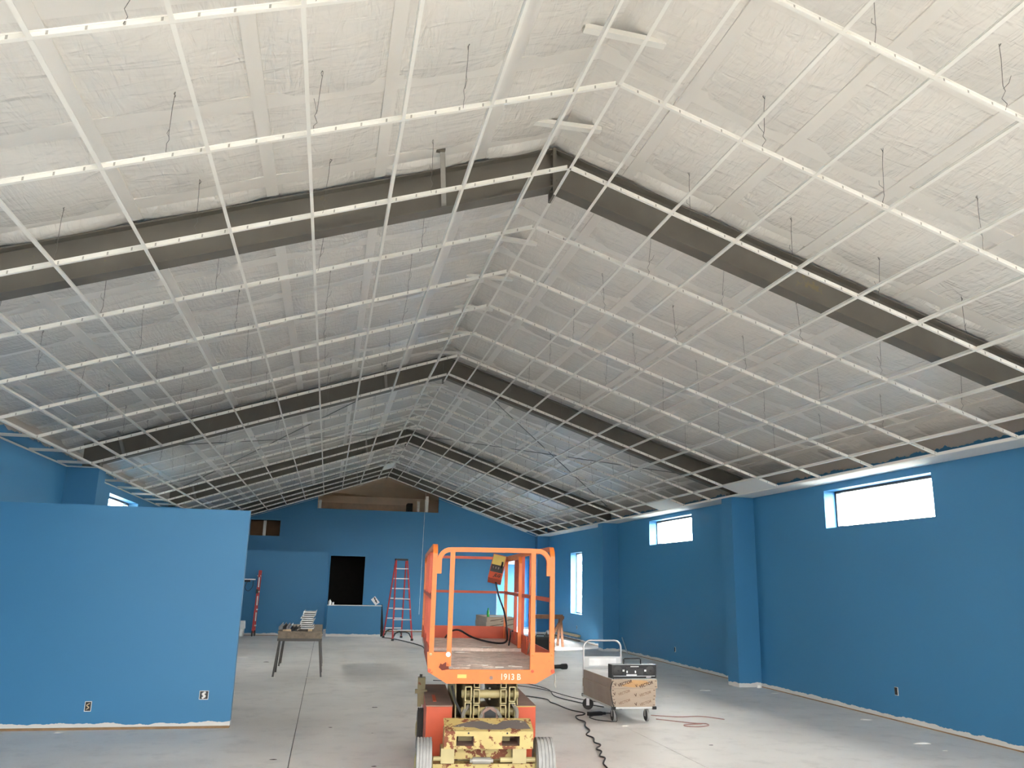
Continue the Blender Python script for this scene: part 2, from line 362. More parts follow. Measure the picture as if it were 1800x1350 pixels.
# windows
WLAB = {1: 'unseen high window in the long wall beside the viewer, added for light', 2: 'widest high window in the long blue wall, with bright reveal', 3: 'high window between the two boxed columns of the long wall',
        4: 'tall narrow window near the end of the long wall', 5: 'unseen high window in the opposite wall beside the viewer, added for light', 6: 'high window just peeking over the top of the partition'}
def window(n, side, y0, y1, z0, z1):
    x = XR + .22 if side > 0 else XL - .22; o = -1 if side > 0 else 1
    fr = MB(); t = .035
    for a in ((y0, y1, z0, z0 + t), (y0, y1, z1 - t, z1), (y0, y0 + t, z0, z1), (y1 - t, y1, z0, z1)): fr.box(x - .03, x + .03, a[0], a[1], a[2], a[3])
    f = S(fr.build('window_%d' % n, m_alu)); tag(f, WLAB[n])
    MB().box(x - .004, x + .004, y0 + t, y1 - t, z0 + t, z1 - t).build('pane', m_gl, f)
    a, b = (XR, XR + .14) if side > 0 else (XL - .14, XL)
    portal('daylight_portal', ((XR + T + .02) if side > 0 else (XL - T - .02), (y0 + y1) / 2, (z0 + z1) / 2), (0, math.pi / 2 * side, 0), z1 - z0, y1 - y0)
for i, wv in enumerate(WIN_R): window(i + 1, 1, *wv)
for i, wv in enumerate(WIN_L): window(i + 5, -1, *wv)
portal('daylight_portal', (7.78, 29.7, 1.35), (0, math.pi / 2, 0), 2.1, 1.4)
# glazed front behind the viewer, invented to light the hall: posts and panes
fx0, fx1, fz = FRONT[0][0], FRONT[0][1], 3.0; n = 6; fr = MB()
fr.box(fx0, fx1, YF - .14, YF - .06, fz - .03, fz + .03)
for i in range(n + 1):
    x = fx0 + (fx1 - fx0) * i / n; fr.box(x - .03, x + .03, YF - .14, YF - .06, 0, zroof(x))
wo = S(fr.build('window_8', m_alu)); tag(wo, 'invented glazed gable front behind the viewer, added to light the hall')
for i in range(n):
    a = fx0 + (fx1 - fx0) * i / n + .03; b = fx0 + (fx1 - fx0) * (i + 1) / n - .03; MB().box(a, b, YF - .104, YF - .096, 0, fz - .03).build('pane', m_tint, wo)
    MB().prism([(a, fz + .03), (b, fz + .03), (b, zroof(b)), (a, zroof(a))], 'y', YF - .104, YF - .096).build('pane', m_tint, wo)
portal('daylight_portal', ((fx0 + fx1) / 2, YF - .25, 2.75), (math.pi / 2, 0, 0), fx1 - fx0, 5.5)

# ------------------------------------------------------------------ roof underside: insulation facing
ce = S(MB().hexa([(XL - .3, YF - .2, zroof(XL - .3) + .08), (X0, YF - .2, ZROOF + .08), (X0, 31, ZROOF + .08), (XL - .3, 31, zroof(XL - .3) + .08),
                  (XL - .3, YF - .2, zroof(XL - .3) + .2), (X0, YF - .2, ZROOF + .2), (X0, 31, ZROOF + .2), (XL - .3, 31, zroof(XL - .3) + .2)])
       .hexa([(X0, YF - .2, ZROOF + .08), (XR + .3, YF - .2, zroof(XR + .3) + .08), (XR + .3, 31, zroof(XR + .3) + .08), (X0, 31, ZROOF + .08),
              (X0, YF - .2, ZROOF + .2), (XR + .3, YF - .2, zroof(XR + .3) + .2), (XR + .3, 31, zroof(XR + .3) + .2), (X0, 31, ZROOF + .2)])
       .build('ceiling', m_deck_roof)); tag(ce, 'gabled roof underside lined with white vinyl-faced insulation')
PUR = [0, .69, 1.55, 2.41, 3.42, 4.42, 5.35, 6.05]
FRY = [-.72 + .0, 6.575, 13.89, 21.205, 28.3]
seams = []
seams.append([YF, .7, 1.82, 2.94, 4.07, 5.2, 6.33, 6.575])
seams.append([6.575] + [7.98 - 0 + 1.085 * k for k in range(6)] + [13.89])
seams.append([13.89] + [14.95 + 1.1 * k for k in range(6)] + [21.205])
seams.append([21.205] + [22.3 + 1.1 * k for k in range(6)] + [28.4])
def panel(xa, xb, ya, yb, sg):
    n = 6; vs = []; ph = random.random() * 6; dip = random.uniform(.02, .055)
    for i in range(n + 1):
        for j in range(n + 1):
            s_, t_ = i / n, j / n; x = xa + (xb - xa) * s_; y = ya + (yb - ya) * t_
            k = (4 * s_ * (1 - s_)) ** .7 * (4 * t_ * (1 - t_)) ** .7
            dz = -dip * k + (.008 * math.sin(5 * s_ + ph) * math.sin(4 * t_ + 2 * ph)) * k
            vs.append((X0 + sg * x, y, ZROOF + .015 - SL * x + dz))
    fs = [(i * (n + 1) + j, (i + 1) * (n + 1) + j, (i + 1) * (n + 1) + j + 1, i * (n + 1) + j + 1) for i in range(n) for j in range(n)]
    return MB().raw(vs, fs)
for si, sm in enumerate(seams):
    for ya, yb in zip(sm, sm[1:]):
        if yb - ya < .12: continue
        for xa, xb in zip(PUR, PUR[1:]):
            for sg in (1, -1):
                if sg < 0 and xa >= 5.8: continue
                panel(xa, xb + .01, ya - .005, yb + .005, sg).build('insulation_panel', m_vin, ce, smooth=True)
def slope_strip(xa, xb, ya, yb, sg, z0, t):
    a, b = X0 + sg * xa, X0 + sg * xb
    return MB().hexa([(a, ya, z0 - SL * xa), (b, ya, z0 - SL * xb), (b, yb, z0 - SL * xb), (a, yb, z0 - SL * xa),
                      (a, ya, z0 + t - SL * xa), (b, ya, z0 + t - SL * xb), (b, yb, z0 + t - SL * xb), (a, yb, z0 + t - SL * xa)])
for sg in (1, -1):
    for x in PUR[1:-1]:
        if x > 5.6: continue
        for a, b in ((YF, 6.5), (6.65, 13.8), (13.97, 21.12), (21.28, 28.4)):
            slope_strip(x - .045, x + .045, a, b, sg, ZROOF - .004, .016).build('purlin_tape', m_tape, ce)
    for sm in seams:
        for y in sm[1:-1]:
            slope_strip(0.0, 5.85 if sg > 0 else 5.8, y - .17, y, sg, ZROOF + .002, .012).build('seam_tape', m_tape, ce)
# short channels hung across the ridge, one near each main tee
for k in range(-2, 20):
    y = yn(k) - .03
    if min(abs(y - f) for f in FRY) < .28: continue
    dx = random.uniform(-.05, .05); r = random.uniform(-.06, .06)
    mb = MB().box(-.3, .3, -.03, .03, -.005, 0).box(-.3, .3, -.03, -.026, 0, .035).box(-.3, .3, .026, .03, 0, .035)
    mb.box(-.285, -.28, -.01, .01, 0, .12).box(.27, .275, -.01, .01, 0, .12)
    mb.build('ridge_strut', m_tee, ce, loc=(X0 - .01 + dx, y, 5.42), rot=(0, r, random.uniform(-.04, .04)))
# crossed brace rods in the third bay
for sg in (1, -1):
    for a, b in (((.3, 14.0), (5.3, 20.6)), ((5.4, 14.2), (.35, 21.0))):
        p = [(X0 + sg * a[0], a[1], 5.45 - SL * a[0]), (X0 + sg * b[0], b[1], 5.45 - SL * b[0])]
        MB().tube(p, .009, 6).build('brace_rod', m_wire, ce)

# ------------------------------------------------------------------ grey steel roof frames
FLBL = {6.575: 'nearest grey steel gable frame crossing high above the lift', 13.89: 'second grey steel gable frame, meeting the big boxed column',
        21.205: 'third grey steel gable frame seen small toward the end wall', 28.3: 'last grey steel gable frame tight against the end wall'}
for y in FRY[1:]:
    f = thing('steel_frame', FLBL[y], 'steel frame', (X0, y, 0), 0, 'steel frames under the roof')
    for sg in (1, -1):
        xe = 5.62
        def rafter(za, zb, ya, yb):
            return MB().hexa([(0, ya, za), (sg * xe, ya, za - SL * xe), (sg * xe, yb, za - SL * xe), (0, yb, za),
                              (0, ya, zb), (sg * xe, ya, zb - SL * xe), (sg * xe, yb, zb - SL * xe), (0, yb, zb)])
        rafter(5.155, 5.51, -.005, .005).build('web', m_steel, f)
        rafter(5.143, 5.157, -.078, .078).build('bottom_flange', m_steel, f)
        rafter(5.508, 5.522, -.078, .078).build('top_flange', m_steel, f)
        MB().box(*sorted((sg * 5.34, sg * 5.62)), -.006, .006, ZE + .04, 5.16 - SL * 5.48).build('column_web', m_steel, f)
        MB().box(*sorted((sg * 5.34, sg * 5.352)), -.075, .075, ZE + .04, 5.16 - SL * 5.34).build('column_flange', m_steel, f)
    MB().box(-.016, .016, -.085, .085, 5.05, 5.525).build('splice_plate', m_steel, f)
    for z in (5.1, 5.22, 5.34, 5.46):
        MB().cyl((-.03, -.05, z), (.03, -.05, z), .012, 6).build('bolt', m_steel, f)
    for xx in (-.98, -5.02):
        zb_ = 5.15 - SL * abs(xx)
        MB().tube([(xx, -.02, zb_ + .02), (xx - .07, -.34, zb_ + .38)], .02, square=True).build('flange_brace', m_galvd, f)
        MB().box(xx - .13, xx - .05, -.38, -.33, zb_ + .36, zb_ + .4).build('brace_clip', m_steel, f)

# ------------------------------------------------------------------ suspended ceiling grid
def tee(mb, length, axis='y', t=.0):
    """inverted tee, flange underside at z=0, centred on the origin"""
    h = length / 2
    if axis == 'y':
        mb.box(-.012, .012, -h, h, 0, .002); mb.box(-.0012, .0012, -h, h, .002, .036); mb.box(-.004, .004, -h, h, .03, .038)
    else:
        mb.box(-h, h, -.012, .012, 0, .002); mb.box(-h, h, -.0012, .0012, .002, .036); mb.box(-h, h, -.004, .004, .03, .038)
    return mb
me_cross = tee(MB(), U - .026).mesh('cross_tee', m_tee)
wire = MB(); wire.tube([(0, 0, .02), (.012, .004, .06), (-.012, 0, .1), (.01, -.004, .14), (0, 0, .18), (.004, .004, .36), (0, 0, .475)], .0019, 5)
wire.tube([(0, 0, .16), (.03, .02, .2), (.045, .015, .24)], .0016, 4); wire.tube([(0, 0, .44), (.012, 0, .46), (.012, .01, .475), (0, 0, .48)], .003, 4)
me_wire = wire.mesh('hanger_wire', m_wire, True)
CS = .6096 * math.cos(TH)
ALLN = list(range(-4, 20))
for sg, lab in ((1, 'white metal ceiling grid under the slope above the wall windows'), (-1, 'white metal ceiling grid under the slope above the partition')):
    gd = thing('ceiling_grid', lab, 'ceiling grid', (0, 0, 0), 0, 'suspended ceiling grids')
    s1, xe = (.3212, 5.316) if sg > 0 else (.3193, 5.3335)
    lines = ([0.0] if sg > 0 else []) + [s1 + CS * i for i in range(9)] + [xe]
    spans = {}
    if sg < 0: spans = {8: [(0, 3.85), (4.75, xe)], 9: [(0, 4.3), (4.85, xe)]}
    cache = {}
    for n_ in ALLN:
        for a, b in spans.get(n_, [(0.012, xe)]):
            L_ = (b - a) / math.cos(TH); key = round(L_, 3)
            if key not in cache:
                cache[key] = tee(MB(), L_, 'x').mesh('main_tee', m_tee); cache[key].materials.append(m_maintee)
                for q in cache[key].polygons[6:12]: q.material_index = 1
            c = (a + b) / 2
            put('main_tee', cache[key], gd, (X0 + sg * c, yn(n_), ZR - SL * c + .001), (0, sg * TH, 0))
        if n_ < 19:
            for i, x in enumerate(lines):
                if sg < 0 and n_ in (7, 8, 9) and 3.95 < x < 4.9 and not (n_ == 9 and x > 4.5): continue
                put('cross_tee', me_cross, gd, (X0 + sg * x, yn(n_) + U / 2, ZR - SL * x), (0, sg * TH, random.uniform(-.004, .004)))
        if n_ < 19 and n_ > -3:
            for x in (1.12, 1.99, 2.85, 3.75, 4.62):
                x += random.uniform(-.05, .05)
                put('hanger_wire', me_wire, gd, (X0 + sg * x, yn(n_), ZR - SL * x), (random.uniform(-.07, .07), random.uniform(-.1, .1), random.uniform(0, 6)))
    # wall angle along the end wall
    MB().hexa([(X0, YB - .03, ZR), (X0 + sg * 5.32, YB - .03, ZE), (X0 + sg * 5.32, YB, ZE), (X0, YB, ZR), (X0, YB - .03, ZR + .004), (X0 + sg * 5.32, YB - .03, ZE + .004), (X0 + sg * 5.32, YB, ZE + .004), (X0, YB, ZR + .004)]).build('wall_angle', m_tee, gd)
    if sg < 0:
        wl_ = .47; mt = tee(MB(), wl_, 'x').mesh('eave_tee', m_tee)
        for n_ in ALLN: put('eave_tee', mt, gd, (XL + .01 + wl_ / 2, yn(n_), ZE), (0, 0, 0))
        MB().box(XL, XL + .02, YF, YB, ZE, ZE + .02).build('wall_angle', m_tee, gd)
        MB().box(XL, XL + .47, 13.80, 13.82, ZE, ZE + .02).build('wall_angle', m_tee, gd)
    else:
        MB().box(7.05, 7.066, YF, YB, ZE, ZE + .03).build('edge_angle', m_tee, gd)
# white soffit band along the right wall
sf = S(MB().box(7.06, XR, YF, 13.7135, ZE - .002, ZE + .012).box(7.06, XR, 14.11, 21.0216, ZE - .002, ZE + .012).box(7.06, XR, 21.417, 28.11, ZE - .002, ZE + .012).build('trim_1', m_white))
tag(sf, 'flat white soffit band above the wall windows')
# ceiling tiles already laid
def tile(x0, x1, y0, y1, sg, lab):
    o = slope_strip(x0, x1, y0, y1, sg, ZR + .003, .015).build('ceiling_tile', m_white); tag(o, lab, 'ceiling tile', 'laid ceiling tiles'); return o
tile(4.955, 5.31, yn(6) + .01, yn(7) - .01, 1, 'white ceiling tile laid just above the big boxed column')
tile(4.955, 5.31, yn(9) + .01, yn(10) - .01, 1, 'white ceiling tile laid over the smaller high window')
tile(.02, .31, yn(16) + .01, yn(17) - .01, -1, 'single white ceiling tile laid at the far ridge')
for i, (a, b) in enumerate(((2.64, 3.2), (3.22, 3.78), (3.8, 4.36), (4.38, 4.93))):
    tile(a, b, yn(19) + .015, YB - .02, 1, ['narrow white border tile along end wall slope, highest of four', 'narrow white border tile along end wall slope, second highest of four',
         'narrow white border tile along end wall slope, third highest of four', 'narrow white border tile along end wall slope, lowest of four'][i])

# electrical openings cut in the walls
def ebox(parent, x, y, z, axis, h=.105, wd=.07, cover=False):
    mb = MB(); t = .006
    if axis == 'y':
        mb.box(-wd / 2, wd / 2, -.004, .0, -h / 2, -h / 2 + t).box(-wd / 2, wd / 2, -.004, 0, h / 2 - t, h / 2).box(-wd / 2, -wd / 2 + t, -.004, 0, -h / 2, h / 2).box(wd / 2 - t, wd / 2, -.004, 0, -h / 2, h / 2)
        o = mb.build('outlet_box', m_white if cover else m_stud, parent, loc=(x, y, z)); MB().box(-wd / 2 + t, wd / 2 - t, -.003, -.001, -h / 2 + t, h / 2 - t).build('box_interior', m_blk, o)
        MB().tube(smooth_path([(-.015, -.004, -.03), (.012, -.012, -.01), (-.012, -.014, .012), (.016, -.006, .032)]), .005 if not cover else .012, 6).build('wire_ends', m_white if cover else m_wood, o)
    else:
        mb.box(-.004, 0, -wd / 2, wd / 2, -h / 2, h / 2); o = mb.build('outlet_box', m_stud, parent, loc=(x, y, z)); MB().box(-.006, -.002, -wd / 2 + .012, wd / 2 - .004, -h / 2 + t, h / 2 - t).build('box_interior', m_blk, o)
ebox(pt, -2.475, 10.352, .245, 'y'); ebox(pt, -1.275, 10.352, .355, 'y', .095, .1, True)
for y, z in ((10.14, .376), (17.42, .33), (24.79, .386)): ebox(wr, XR - .001, y, z, 'x')

# ------------------------------------------------------------------ scissor lift
PSI = math.radians(5.3)
LF = thing('scissor_lift', 'rusty orange and cream scissor lift with railed platform', 'scissor lift', (1.48, 7.5, 0), -PSI)
BC = -.07                                   # chassis centre line sits a little to one side of the platform
# chassis
MB().box(BC - .22, BC + .22, -.2, 1.6, .17, .44).build('chassis', m_cream, LF)
mb = MB(); bz0, bz1 = .339, .556; y0, y1 = -.42, -.4
hol = [(-.318, -.175, .362, .436), (.058, .205, .362, .436)]
mb.box(-.42, .317, y0, y1, .436, .484).box(-.42, .317, y0, y1, bz0, .362)
for a, b in ((-.42, -.318), (-.175, .058), (.205, .317)): mb.box(a, b, y0, y1, .362, .436)
mb.hexa([(-.42, y0, .474), (.317, y0, .474), (.317, -.22, .534), (-.42, -.22, .534), (-.42, y0, .484), (.317, y0, .484), (.317, -.22, .546), (-.42, -.22, .546)]).box(-.42, -.405, y1, -.2, bz0, .48).box(.302, .317, y1, -.2, bz0, .48)
bp = mb.build('bumper', m_creamrust, LF)
for a, b, c, d in hol:
    MB().box(a, b, y1, -.1, c - .008, c).box(a, b, y1, -.1, d, d + .008).box(a - .008, a, y1, -.1, c, d).box(b, b + .008, y1, -.1, c, d).box(a, b, -.1, -.09, c, d).build('fork_pocket', m_dust, bp)
pz = lambda y: .4855 + (y + .42) * .31
pv = [(-.35, -.37), (-.3, -.33), (-.2, -.28), (-.1, -.27), (-.04, -.31), (.02, -.33), (.08, -.27), (.2, -.25), (.27, -.28), (.3, -.4), (.18, -.41), (.12, -.385), (.06, -.415), (-.12, -.41), (-.17, -.38), (-.26, -.375)]
MB().raw([(x, y, pz(y)) for x, y in pv], [tuple(range(len(pv)))]).build('bare_patch', m_peel, bp)
for x in (-.22, .1): MB().cyl((x, -.424, .46), (x, -.42, .46), .008, 8).build('bolt_hole', m_blk, bp)
for a, b in ((-.44, -.33), (.15, .265)): MB().box(a, b, -.4, -.2, .225, .34).build('axle_block', m_cream, LF)
MB().box(-.33, .15, -.3, -.22, .24, .34).build('axle_plate', m_creamrust, LF)
MB().box(-.5, .36, -.36, -.24, .15, .215).build('axle_beam', m_creamrust, LF)
MB().cyl((-.5, -.38, .26), (-.34, -.38, .26), .018).build('tie_rod', m_cream, LF)
MB().cyl((.05, -.38, .25), (.34, -.38, .25), .02).build('tie_rod', m_cream, LF)
MB().cyl((-.18, -.39, .245), (-.03, -.39, .245), .026).cyl((-.2, -.39, .245), (-.01, -.39, .245), .016).build('steering_cylinder', m_galvd, LF)
def lwheel(a0, a1, b, mat):
    R = .204; wdt = a1 - a0; prof = [(.1, 0), (R - .03, 0), (R - .008, .006)]
    g = 5
    for i in range(g):
        c = wdt * (i + .5) / g; e = wdt / g / 2
        prof += [(R, c - e + .004), (R, c + e - .004), (R - .006, c + e - .002), (R - .006, c + e + .002)]
    prof = prof[:-2] + [(R - .008, wdt - .006), (R - .03, wdt), (.1, wdt)]
    o = MB().lathe(prof, (a0, b, R), 'x', 32).build('wheel', mat, LF, True)
    MB().lathe([(.02, a0 - .012), (.05, a0 - .012), (.1, a0 + .002), (.1, a1 - .002), (.05, a1 + .012), (.02, a1 + .012)], (0, b, R), 'x', 20).build('hub', m_cream, o, True)
lwheel(-.64, -.512, -.3, m_rub); lwheel(.352, .498, -.3, m_rub); lwheel(-.615, -.5, 1.33, m_rubd); lwheel(.36, .475, 1.33, m_rubd)
# side boxes
sb = MB().box(-.555, -.325, .2, 1.74, .13, .575).build('side_box', m_orange_d, LF); MB().box(-.56, -.32, .215, 1.75, .575, .586).build('lid', m_dust, sb)
MB().box(-.49, -.46, .45, .9, .586, .59).build('latch', m_orange_d, sb)
sb = MB().prism([(.24, .575), (.43, .578), (.43, .13), (.28, .13), (.27, .42), (.235, .5)], 'y', .2, 1.5).build('side_box', m_orange_d, LF); MB().box(.232, .435, .22, 1.51, .578, .588).build('lid', m_dust, sb)
MB().box(.24, .43, .205, .218, .566, .582).build('edge_strip', m_plate, sb)
# tower bracket by the wheel
MB().box(-.625, -.55, 1.15, 1.28, .55, .715).build('bracket_head', m_olive, LF)
MB().box(-.65, -.53, 1.12, 1.2, .57, .605).build('bracket_plate', m_olive, LF)
MB().tube([(-.6, 1.2, .71), (-.595, 1.2, .745)], .014, 8).build('bracket_pin', m_rubd, LF)
MB().tube([(-.605, 1.18, .57), (-.6, 1.18, .44)], .02, square=True).tube([(-.575, 1.18, .57), (-.57, 1.18, .46)], .014, square=True).build('bracket_post', m_olive, LF)
# scissor stack, open box-section arms
def arm(a0, a1, z0, z1, b0, b1, dz=0):
    t = .009; mb = MB()
    for (x0, x1, c0, c1) in ((a0, a1, z0, z0 + t), (a0, a1, z1 - t, z1), (a0, a0 + t, z0, z1), (a1 - t, a1, z0, z1)):
        mb.hexa([(x0, b0, c0), (x1, b0, c0), (x1, b1, c0 + dz), (x0, b1, c0 + dz), (x0, b0, c1), (x1, b0, c1), (x1, b1, c1 + dz), (x0, b1, c1 + dz)])
    return mb.build('scissor_arm', m_cream, LF)
for s_ in (1, -1):
    for (z0, z1, d) in ((.64, .768, .02), (.478, .635, .02)): arm(*sorted((s_ * .166, s_ * .226)), z0, z1, .05, 1.6, d)
    for (z0, z1, d) in ((.75, .795, -.02), (.618, .742, -.02), (.478, .612, -.02)): arm(*sorted((s_ * .092, s_ * .148)), z0, z1, .08, 1.6, d)
for z in (.69, .545):
    MB().cyl((-.245, .17, z), (.255, .17, z), .036, 16).build('pivot_pin', m_cream, LF, True)
    for x in (-.25, .25): MB().lathe([(.012, 0), (.03, 0), (.03, .014), (.012, .014)], (x, .17, z), 'x', 14).build('pin_cap', m_cream, LF, True)
for z in (.735, .645): MB().lathe([(.006, 0), (.013, .005), (.006, .014)], (.0, .135, z), 'z', 8).build('grease_nipple', m_chrome, LF, True)
MB().lathe([(.05, 0), (.075, .0), (.075, .05), (.05, .05)], (0, .05, .52), 'y', 20).build('lift_cylinder_ring', m_dust, LF, True)
MB().lathe([(.02, .0), (.058, .0), (.058, .012), (.02, .012)], (0, .036, .52), 'y', 6).build('ring_hollow_shade', m_blk, LF)  # black disc painted for the dark hollow inside the ring
MB().tube(smooth_path([(-.19, .1, .6), (-.235, .04, .55), (-.24, -.0, .49), (-.19, -.03, .45), (-.12, -.02, .455), (-.09, .04, .5), (-.05, .08, .56), (0, .1, .585)]), .016, 8).build('hydraulic_hose', m_hose, LF, True)
MB().tube(smooth_path([(.2, .1, .62), (.235, .03, .57), (.22, -.02, .5), (.16, -.04, .458), (.1, -.02, .47), (.085, .04, .53), (.04, .08, .575), (-.04, .09, .58)]), .017, 8).build('hydraulic_hose', m_hose, LF, True)
MB().tube([(-.33, .3, .74), (-.3, .2, .62), (-.2, .1, .45)], .012, 6).build('guide_rod', m_rubd, LF)
MB().prism([(.3, .78), (1.6, .78), (1.6, .44), (.2, .44)], 'x', -.3, -.29).build('side_plate', m_cream, LF)
MB().prism([(.3, .78), (1.6, .78), (1.6, .44), (.2, .44)], 'x', .262, .272).build('side_plate', m_cream, LF)
# platform
LP = 3.66
fp = MB().prism([(-.577, 1.058), (-.385, 1.058), (-.38, .912), (.365, .916), (.37, 1.065), (.556, 1.065), (.566, .892), (.398, .799), (-.395, .795), (-.565, .892)], 'y', 0, .028).build('front_panel', m_orange, LF)
MB().box(-.303, -.222, -.003, 0, .842, .873).build('data_plate', m_plate, fp)
MB().lathe([(.004, -.004), (.016, -.004), (.016, .001)], (-.003, 0, .846), 'y', 14).build('washer', m_dust, fp)
text('stencil_number', '1913 B', .072, m_txt, fp, (.168, -.0015, .853), (math.pi / 2, 0, 0), bold=.001, sx=.92)
for x, z, r, mt in ((-.545, 1.04, .012, m_cream), (-.39, 1.04, .021, m_lampsh), (-.553, .905, .015, m_orange_d), (.548, .905, .018, m_orange_d), (.365, 1.045, .013, m_orange), (.365, .905, .013, m_orange_d), (.54, 1.045, .013, m_orange)):
    MB().lathe([(.003, -.012), (r, -.01), (r, .0)], (x, 0, z), 'y', 12).build('bolt_head', mt, fp)
MB().prism([(-.44, .905), (-.38, .915), (-.385, .96), (-.41, .975), (-.44, .955), (-.455, .965), (-.47, .93)], 'y', -.001, 0).build('rust_patch', M('rust_scab', srgb(104, 48, 36), .85), fp)
dk = MB().box(-.55, .55, .03, 2.0, .885, .912).build('deck_extension', m_deckw, LF)
dm = MB().box(-.55, .55, 2.0, LP, .905, .945).build('deck', m_deckw, LF)
for i in range(26):                         # splinters and scraps trodden on the deck
    x = random.uniform(-.5, .5); y = random.choice((random.uniform(.05, .5), random.uniform(1.6, 3.4))); z = .912 if y < 2 else .945; l = random.uniform(.03, .14); a = random.uniform(-.5, .5)
    MB().box(-l / 2, l / 2, -.008, .008, 0, .004).build('deck_scrap', random.choice((m_scrap, m_deckw, m_deckw)), dk if y < 2 else dm, loc=(x, y, z), rot=(0, 0, a))
for s_ in (1, -1):
    MB().box(*sorted((s_ * .548, s_ * .56)), .03, 1.95, .9, 1.06).build('toe_board', m_orange_d, LF)
    MB().box(*sorted((s_ * .535, s_ * .547)), 1.6, LP, .9, 1.1).build('toe_board', m_orange_d, LF)
    MB().box(*sorted((s_ * .36, s_ * .42)), .06, LP, .815, .885).build('side_beam', m_orange_d, LF)
MB().box(-.547, .547, LP - .012, LP, .9, 1.1).build('toe_board', m_orange_d, LF)
MB().box(-.5, .5, 1.2, 1.28, .8, .885).build('cross_beam', m_orange_d, LF)
q = .021
def sq(name, pts, r=q, mat=m_orange): return MB().tube(pts, r, square=True).build(name, mat, LF)
# front guard: middle posts and looped top rail
sq('post', [(-.384, .02, .94), (-.381, .02, 1.97)]); sq('post', [(.366, .02, .9), (.362, .02, 1.97)])
sq('top_rail', [(-.5, .02, 1.735), (-.5, .02, 1.85)] + arc((-.4, .02, 1.85), .1, 180, 90, 6, 'xz')[1:] + [(-.3, .02, 1.953), (.3, .02, 1.958)] + arc((.4, .02, 1.85), .108, 90, 0, 6, 'xz')[1:] + [(.506, .02, 1.733)])
# side guards: front hoop post curving into the long top rail
for s_ in (1, -1):
    x = s_ * .54
    sq('side_rail', [(x, .02, 1.0), (x, .02, 1.88)] + arc((x, .12, 1.88), .1, 180, 90, 6, 'yz')[1:] + [(x, 1.5, 1.985), (x, LP - .1, 1.985)] + arc((x, LP - .1, 1.885), .1, 90, 0, 6, 'yz')[1:] + [(x, LP, .95)])
    sq('mid_rail', [(x, .02, 1.52), (x, LP, 1.535)], .018, m_orange_d)
    for b in ((1.35, 2.0, 2.62) if s_ > 0 else (1.3, 2.05, 2.7)): sq('post', [(x, b, 1.0), (x, b, 1.97)], .019, m_orange_d)
    if s_ > 0: sq('inner_rail', [(x - s_ * .045, 1.9, .96), (x - s_ * .045, 1.9, 1.85)] + arc((x - s_ * .045, 2.0, 1.85), .1, 180, 90, 5, 'yz')[1:] + [(x - s_ * .045, LP - .05, 1.95)], .018, m_orange)
sq('rear_rail', [(-.54, LP, 1.985), (.54, LP, 1.985)], .018, m_orange_d); sq('rear_rail', [(-.54, LP, 1.538), (.54, LP, 1.538)], .016, m_orange_d)
MB().box(.528, .536, 2.05, 2.6, 1.56, 1.96).build('gate_panel', m_orange_d, LF)
MB().tube(smooth_path([(.53, 1.2, 1.5), (.55, 1.25, 1.3), (.54, 1.3, 1.1), (.5, 1.25, .95)]), .008, 6).build('gate_chain', m_dust, LF)
MB().tube([(.568, -.005, .88), (.572, -.01, .84), (.566, -.005, .8), (.575, -.01, .77)], .005, 6).build('hook_chain', m_galvd, LF)
# control box on the rail with its cable
cb = MB().box(-.085, .085, -.09, .09, -.16, .16).build('control_box', m_orange_d, LF, loc=(.345, 3.0, 1.83), rot=(-.35, .2, -.15))
MB().box(-.078, .078, -.094, -.09, .02, .15).build('control_label', m_plate, cb)
MB().box(-.078, .078, -.094, -.09, -.075, .02).build('switch_panel', m_dgrey, cb)
for x in (-.05, -.015, .02): MB().cyl((x, -.094, -.03), (x, -.115, -.02), .008, 8).build('toggle_switch', m_chrome, cb)
MB().tube([(.05, -.094, 0), (.055, -.14, .02), (.055, -.16, .05)], .012, 8).build('joystick', m_blk, cb)
text('logo', 'JLG', .055, m_logo, cb, (.02, -.092, -.115), (math.pi / 2, 0, 0), shear=.35, bold=.002)
MB().tube(smooth_path([(.33, 2.98, 1.67), (.37, 2.95, 1.5), (.44, 2.9, 1.3), (.46, 2.75, 1.08), (.42, 2.6, .97), (.25, 2.75, .96), (.05, 3.0, 1.0), (-.1, 3.2, 1.07), (-.2, 3.35, 1.04), (-.26, 3.45, .96)]), .012, 8).build('control_cable', m_blk, LF, True)
MB().tube(smooth_path([(.44, 2.4, .95), (.47, 2.5, 1.05), (.5, 2.7, 1.1), (.56, 2.72, 1.06), (.57, 2.6, .9)]), .009, 6).build('control_cable', m_blk, LF, True)

# ------------------------------------------------------------------ platform cart with cartons and radio
CT = thing('platform_cart', 'silver platform cart with folding handle carrying three cartons', 'cart', (3.865, 10.93, 0), 0)
MB().box(-.3, .3, -.63, .62, .168, .19).build('deck', m_galv, CT)
for x in (-.275, .262):
    for y in (-.625, .615): MB().box(x - .025, x + .025, y - .02, y + .02, .16, .195).build('corner_bumper', m_blk, CT)
for x, y in ((-.226, -.48), (.21, -.5)):
    wv = MB().lathe([(.02, 0), (.066, 0), (.075, .004), (.075, .03), (.066, .034), (.02, .034)], (x - .017, y, .075), 'x', 20).build('wheel', m_rub, CT, True)
    MB().lathe([(.008, -.004), (.064, -.003), (.066, .0)], (x - .017, y, .075), 'x', 20).build('wheel_disc', m_rubd, wv, True)
    MB().box(x - .024, x - .02, y - .02, y + .02, .06, .168).box(x + .02, x + .024, y - .02, y + .02, .06, .168).box(x - .03, x + .03, y - .04, y + .04, .155, .168).build('caster_fork', m_chrome, CT)
